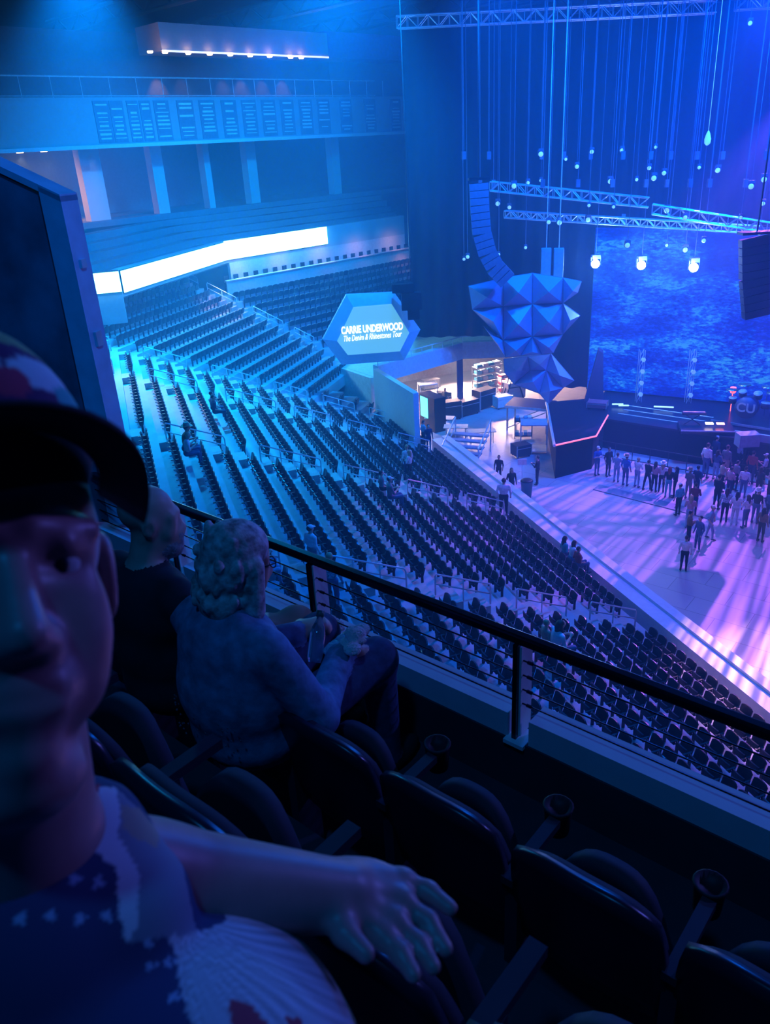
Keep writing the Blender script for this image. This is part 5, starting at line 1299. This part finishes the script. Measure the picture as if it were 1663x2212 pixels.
for i in range(40):
    x_, z_ = rng.uniform(-.19, .19), rng.uniform(.58, .72); y_ = .05-.195*math.sqrt(max(0, 1-(x_/.23)**2))
    b.lathe([(.004, 0), (.003, .003)], (x_, y_, z_), 6, 0, ((1, 0, 0), (0, 0, 1), (0, -1, 0)))
tag(b.build('sequins', mat('sequin', (.7, .75, .8), .15, .9), wr), kind='stuff')
# what she holds
b = MB(); b.lathe([(.032, 0), (.034, .02), (.034, .12), (.028, .15), (.014, .18), (.014, .20)], (0, 0, 0), 18)
root = empty('water_bottle', NR(2.10, 1.86, -1.98)); root.rotation_euler = (R(-35), R(-20), ANG)
mbot = mat('bottle_plastic', (.55, .75, .9), .06, trans=.85, var=.02); b.build('bottle_body', mbot, root, True)
b = MB(); b.lathe([(.017, .195), (.017, .222)], (0, 0, 0), 14); b.build('cap', mat('cap_green', (.01, .12, .10), .4), root, True)
tag(root, 'clear plastic bottle with a dark green cap held on the woman\'s lap', 'bottle')
def crumple(name, c_, r_, seed, m, label, cat, sq=(1, 1, .6)):
    g = np.random.default_rng(seed); P = [('e', tuple(g.normal(0, .35, 3)*r_*np.array(sq)), tuple(np.array(sq)*r_*g.uniform(.35, .75)), 0, 0) for _ in range(9)]
    V, F, mi = sculpt(P, r_/9, r_*.12); V = V+g.normal(0, r_*.02, V.shape); me = to_mesh(name, V, F, mi, [m]); me.polygons.foreach_set('use_smooth', [False]*len(F))
    o = bpy.data.objects.new(name, me); COL.objects.link(o); o.location = c_; o.rotation_euler = (0, 0, ANG); return tag(o, label, cat)
m_paper = mat('paper_pale', (.6, .6, .6), .8)
crumple('paper_napkin', NR(1.97, 1.98, -1.88), .065, 3, m_paper, 'pale crumpled paper wrapper held in the woman\'s hands', 'napkin')
crumple('plastic_bag', NR(2.03, 1.93, -1.92), .06, 9, mat('bag_clear', (.4, .55, .7), .25), 'crumpled translucent bag on the woman\'s lap beside the bottle', 'bag')
crumple('paper_towel', NR(2.58, 2.43, -2.27), .07, 5, m_paper, 'crumpled white paper lying on the kerb at the foot of the left rail post', 'paper', (1.4, .7, .35))

b = MB(); nbox(b, 4.95, 5.2, 2.55, 2.6, -2.45, -2.05); tag(b.build('cream_panel', mat('panel_cream_glow', (.75, .6, .5), .7, emit=(.8, .5, .4), estr=.25)), 'small cream panel with added glow at the far left end of our rail', 'sign')  # plain pale panel, a faint glow is put into its material
# ------------------------------------------------------------------ the person taking the picture, close at the left
def near_pt(x, y, d): return np.array(CAM+ray(x, y)*d)
FX, FF, FU = np.array((-.8137, -.53, .2386)), np.array((.5778, -.6928, .4315)), np.array((-.0634, .489, .87))
FRM = np.stack([FX, FF, FU], 1); FC = np.array((-.3037, .542, 17.7047))-np.array(_rt)*.010; FS = 1.15
def fl(p): return FRM@(np.array(p)*FS)+FC          # head frame to hall
A = []
hp, _ = head_prims(sk=0)
for p in hp:
    if p[0] == 'c': A.append(('c', fl(p[1]), fl(p[2]), p[3]*FS, p[4]*FS, p[5])+tuple(p[6:]))
    else: A.append(('e', fl(p[1]), tuple(np.array(p[2])*FS), 0, p[4], FRM@(p[5] if p[5] is not None else np.eye(3))))
for s in (-1, 1):   # fuller, older cheeks, fold beside the mouth
    A.append(('e', fl((s*.036, .054, -.060)), (.024*FS, .024*FS, .032*FS), 0, 0, FRM))
    A.append(('e', fl((s*.036, .070, -.016)), (.018*FS, .010*FS, .008*FS), 0, 0, FRM))
A.append(('e', fl((0, .035, -.125)), (.045*FS, .045*FS, .030*FS), 0, 0, FRM))
A += [('c', fl((0, -.01, -.10)), near_pt(20, 1850, .80), .066, .075, 0)]
# arm: bare forearm and wrist
el, wr_ = near_pt(330, 1905, .86), near_pt(735, 1935, .93)
A += [('c', near_pt(90, 1850, .80), el, .060, .052, 0), ('c', el, wr_, .054, .036, 0)]
hd = near_pt(865, 1960, .95)-wr_; hd /= np.linalg.norm(hd)
A += [('e', near_pt(795, 1940, .94), (.056, .044, .020), 0, 0, np.stack([hd, np.cross((0, -.25, 1), hd)/np.linalg.norm(np.cross((0, -.25, 1), hd)), np.cross(hd, np.cross((0, -.25, 1), hd)/np.linalg.norm(np.cross((0, -.25, 1), hd)))], 1))]
FG = [[(800, 1900, .95), (868, 1903, .965), (925, 1925, .965), (972, 1962, .955)], [(800, 1925, .935), (868, 1948, .945), (925, 1990, .94), (962, 2050, .93)],
      [(790, 1955, .925), (850, 1990, .93), (905, 2040, .925), (935, 2088, .915)], [(775, 1975, .915), (825, 2020, .92), (865, 2060, .91), (893, 2105, .90)]]
for f in FG:
    q = [near_pt(*p) for p in f]; rr = [.0125, .0112, .0104, .0088]
    for i in range(3): A.append(('c', q[i], q[i+1], rr[i], rr[i+1], 0, .007))
    A.append(('e', q[1], (.0135,)*3, 0, 0, None, .009))
q = [near_pt(720, 1960, .91), near_pt(745, 2015, .895), near_pt(790, 2060, .885)]
A += [('c', q[0], q[1], .019, .014, 0, .01), ('c', q[1], q[2], .013, .010, 0, .007)]
V, F, mi = sculpt(A, .0036, .016)
root = empty('person', (FC[0], FC[1], 16.45)); rl = np.array(root.location)
o = bpy.data.objects.new('body', to_mesh('body_selfie', V-rl, F, mi, [mat('skin_close', (.44, .24, .24), .42, var=.05, scale=40)])); COL.objects.link(o); o.parent = root
sm = o.modifiers.new('smooth', 'SMOOTH'); sm.factor = .5; sm.iterations = 3
for s in (-1, 1):
    c_ = Vector(fl((s*.032, .072, .006))-rl); f_ = Vector(FF); x = Vector(FX); u = Vector(FU)
    f_ = (f_*.90+x*.38-u*.12).normalized(); x = f_.cross(u).normalized(); u = x.cross(f_)
    c_ = c_+Vector(FF)*.0015; R_ = .0150; b = MB(); b.lathe([(R_*math.sin(t), -R_*math.cos(t)) for t in np.linspace(.05, PI-.05, 14)], c_, 18, 0, (x, u, f_))
    b.lathe([(.0080, 0), (.0066, .0012), (.001, .0018)], c_+f_*R_*.94, 16, 1, (x, u, f_))
    b.build('eye', [mat('eye_white', (.75, .78, .8), .12), mat('iris_dark', (.03, .04, .06), .1)], root, True)
# printed t-shirt: the print is a colour attribute of the cloth
T = [('e', near_pt(10, 2060, .88), (.160, .14, .16), 0, 0, None), ('e', near_pt(279, 2500, .95), (.228, .225, .225), 0, 0, None), ('e', near_pt(-120, 2350, .98), (.22, .20, .24), 0, 0, None),
     ('c', near_pt(-80, 1870, .88), near_pt(140, 1850, .83), .064, .064, 0), ('c', near_pt(120, 1740, .82), near_pt(190, 1790, .82), .020, .04, 0),
     ('c', near_pt(150, 1850, .83), near_pt(268, 1965, .81), .062, .058, 0)]
V, F, mi = sculpt(T, .0038, .022)
me = to_mesh('shirt_cloth', V-rl, F, mi, [SK[0]])
def proj_np(P):
    v = P-np.array(CAM); z = v@np.array(_fw); return np.stack([831.5+FPX*(v@np.array(_rt))/z, 1106-FPX*(v@np.array(_up))/z], 1)
XY = proj_np(V)
def inside(poly, XY):
    x, y = XY[:, 0], XY[:, 1]; c = np.zeros(len(x), bool); n = len(poly)
    for i in range(n):
        x0, y0 = poly[i]; x1, y1 = poly[(i+1) % n]
        k = ((y0 > y) != (y1 > y)); xx = np.where(k, (x1-x0)*(y-y0)/((y1-y0) if y1 != y0 else 1e-9)+x0, 0); c ^= k & (x < xx)
    return c
colr = np.tile(np.array((.035, .06, .15)), (len(V), 1))
def paint(poly, c): colr[inside(poly, XY)] = c
white = (.62, .70, .78)
paint([(205, 1700), (250, 1700), (285, 1735), (350, 1800), (395, 1870), (425, 2015), (340, 2030), (270, 2035), (255, 1950), (250, 1870), (200, 1840), (215, 1790), (208, 1740)], (.22, .27, .36))
paint([(205, 1700), (250, 1700), (262, 1760), (250, 1800), (300, 1880), (300, 2000), (275, 2035), (255, 1960), (250, 1870), (200, 1840), (215, 1790)], white)
paint([(262, 1740), (300, 1745), (345, 1800), (340, 1830), (290, 1810), (265, 1790)], (.36, .32, .26))
paint([(160, 1665), (205, 1695), (212, 1760), (180, 1790), (150, 1750)], white)
paint([(185, 1700), (215, 1695), (215, 1780), (192, 1800), (178, 1760)], (.45, .05, .08))
paint([(410, 1840), (440, 1850), (500, 1930), (620, 1980), (720, 2070), (800, 2190), (820, 2300), (460, 2300), (400, 2180), (380, 2060), (365, 2025), (440, 2010), (490, 1990), (470, 1930)], white)
# feathers: streaks and scalloped darker barbs
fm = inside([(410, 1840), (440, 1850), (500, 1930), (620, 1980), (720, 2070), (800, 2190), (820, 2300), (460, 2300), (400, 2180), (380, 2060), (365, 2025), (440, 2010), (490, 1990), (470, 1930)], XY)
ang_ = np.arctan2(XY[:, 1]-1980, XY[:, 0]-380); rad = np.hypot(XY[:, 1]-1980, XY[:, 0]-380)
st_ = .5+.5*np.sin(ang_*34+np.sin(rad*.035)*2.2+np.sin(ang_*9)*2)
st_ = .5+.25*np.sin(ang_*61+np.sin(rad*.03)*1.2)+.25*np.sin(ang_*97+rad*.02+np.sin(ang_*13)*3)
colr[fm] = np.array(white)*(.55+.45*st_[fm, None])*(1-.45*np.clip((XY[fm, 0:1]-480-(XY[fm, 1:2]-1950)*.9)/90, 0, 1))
paint([(490, 2160), (540, 2165), (600, 2240), (620, 2300), (520, 2300)], (.42, .06, .10))
paint([(615, 2195), (650, 2200), (660, 2240), (630, 2240)], (.42, .06, .10))
for sx, sy in [(100, 1855), (145, 1840), (182, 1830), (90, 1895), (160, 1900), (215, 1905), (110, 1980), (175, 1982), (232, 1980), (325, 2085), (365, 2080), (375, 2155), (320, 2040), (50, 1900), (45, 1985)]:
    d = XY-np.array((sx, sy)); a_ = np.arctan2(d[:, 1], d[:, 0]); r_ = np.hypot(d[:, 0], d[:, 1]); colr[r_ < 8+7*np.cos(a_*5/2+.3)**2] = (.30, .42, .62)
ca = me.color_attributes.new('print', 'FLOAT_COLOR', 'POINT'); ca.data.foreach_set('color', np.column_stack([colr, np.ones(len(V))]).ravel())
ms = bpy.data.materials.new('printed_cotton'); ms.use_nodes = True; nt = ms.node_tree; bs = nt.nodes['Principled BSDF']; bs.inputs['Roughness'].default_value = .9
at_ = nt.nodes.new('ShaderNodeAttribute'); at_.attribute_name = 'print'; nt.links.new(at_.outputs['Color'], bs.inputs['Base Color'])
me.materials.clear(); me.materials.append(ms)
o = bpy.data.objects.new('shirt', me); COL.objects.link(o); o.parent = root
sm = o.modifiers.new('smooth', 'SMOOTH'); sm.factor = .5; sm.iterations = 3
tag(o, 't-shirt printed with white feathers, stars and red patches')
# hair at the temple and dark cap with embroidery
V, F, mi = sculpt([('e', (0, -.025, .03), (.080, .10, .085), 0, 0), ('e', (0, -.05, -.03), (.074, .06, .06), 0, 0), ('e', (0, .11, 0), (.10, .10, .13), 0, -1)], .005, .015)
V = (V*FS)@FRM.T+FC; o = bpy.data.objects.new('hair', to_mesh('hair_close', V-rl, F, mi, [HR['grey']])); COL.objects.link(o); o.parent = root
# cap: crown shell and wide curved peak
HC = [('e', (.006, -.012, .088), (.083, .104, .076), 0, 0), ('e', (.008, .015, .098), (.066, .078, .076), 0, 0), ('e', (0, -.01, -.012), (.15, .16, .062), 0, -1)]
V, F, mi = sculpt(HC, .004, .012)
hatc = np.tile(np.array((.012, .014, .025)), (len(V), 1))
fx_, fz_ = V[:, 0], V[:, 2]
front = V[:, 1] > .03
def ell(cx, cz, rx, rz): return front & (((fx_-cx)/rx)**2+((fz_-cz)/rz)**2 < 1)
hatc[ell(-.004, .125, .062, .036)] = (.22, .34, .16); hatc[ell(-.004, .124, .052, .024)] = (.10, .03, .12); hatc[ell(-.030, .128, .022, .012)] = (.5, .7, .75); hatc[ell(.012, .130, .016, .012)] = (.5, .7, .75)
hatc[ell(-.050, .116, .012, .008)] = (.05, .5, .45); hatc[ell(-.008, .118, .014, .010)] = (.5, .05, .12)
Vh = (V*FS)@FRM.T+FC; me = to_mesh('cap_crown', Vh-rl, F, mi, [SK[0]]); ca = me.color_attributes.new('print', 'FLOAT_COLOR', 'POINT'); ca.data.foreach_set('color', np.column_stack([hatc, np.ones(len(V))]).ravel())
me.materials.clear(); me.materials.append(ms); o = bpy.data.objects.new('cap', me); COL.objects.link(o); o.parent = root; tag(o, 'dark cap with a colourful embroidered badge')
vs = []; fs = []; n = 24; m_ = 8
for sd in (0, 1):
    for i in range(n+1):
        t = -1+2*i/n; a = t*R(82)
        for j in range(m_+1):
            v = j/m_; x_ = math.sin(a)*(.078+.020*v); y_ = -.005+math.cos(a)*.098+v*.075*math.cos(a*.75); z_ = .070-.006*v-.030*(abs(t)**2)*(.3+.7*v)+.022*(1-t*t)*1.0-(.004 if sd else 0)
            vs.append(tuple(fl((x_, y_, z_))-rl))
M_ = m_+1; NN = (n+1)*M_
for i in range(n):
    for j in range(m_):
        a = i*M_+j; fs += [(a, a+M_, a+M_+1, a+1), (NN+a, NN+a+1, NN+a+M_+1, NN+a+M_)]
for i in range(n):
    for j in (0, m_):
        a = i*M_+j; fs.append((a, a+M_, NN+a+M_, NN+a))
for j in range(m_):
    for i in (0, n):
        a = i*M_+j; fs.append((a, a+1, NN+a+1, NN+a))
b = MB(); b.add(vs, fs); b.build('cap_peak', mat('cap_cloth', (.012, .014, .025), .9), root, True)
# dark trousers and lap
T = [('e', near_pt(300, 2700, 1.2), (.24, .24, .16), 0, 0, None), ('c', near_pt(350, 2600, 1.2), near_pt(640, 2500, 1.35), .10, .085, 0)]
V, F, mi = sculpt(T, .012, .03); o = bpy.data.objects.new('trousers', to_mesh('trousers_close', V-rl, F, mi, [c_nv])); COL.objects.link(o); o.parent = root
tag(root, 'person close at the left in dark cap and feather print t-shirt, arm stretched out', 'person')
# ------------------------------------------------------------------ stage haze in the hall air
hz = bpy.data.materials.new('hall_haze'); hz.use_nodes = True; nt = hz.node_tree
for n_ in list(nt.nodes):
    if n_.type != 'OUTPUT_MATERIAL': nt.nodes.remove(n_)
vs_ = nt.nodes.new('ShaderNodeVolumeScatter'); vs_.inputs['Color'].default_value = (.25, .62, 1, 1); vs_.inputs['Density'].default_value = 0.0095; vs_.inputs['Anisotropy'].default_value = .25
out = [n_ for n_ in nt.nodes if n_.type == 'OUTPUT_MATERIAL'][0]
nt.links.new(vs_.outputs[0], out.inputs['Volume'])
b = MB(); b.box((8, 47, 14.4), (84, 82, 28.7))
o = b.build('stage_haze', hz); tag(o, 'thin blue stage haze hanging in the air of the whole hall', 'haze', kind='stuff')
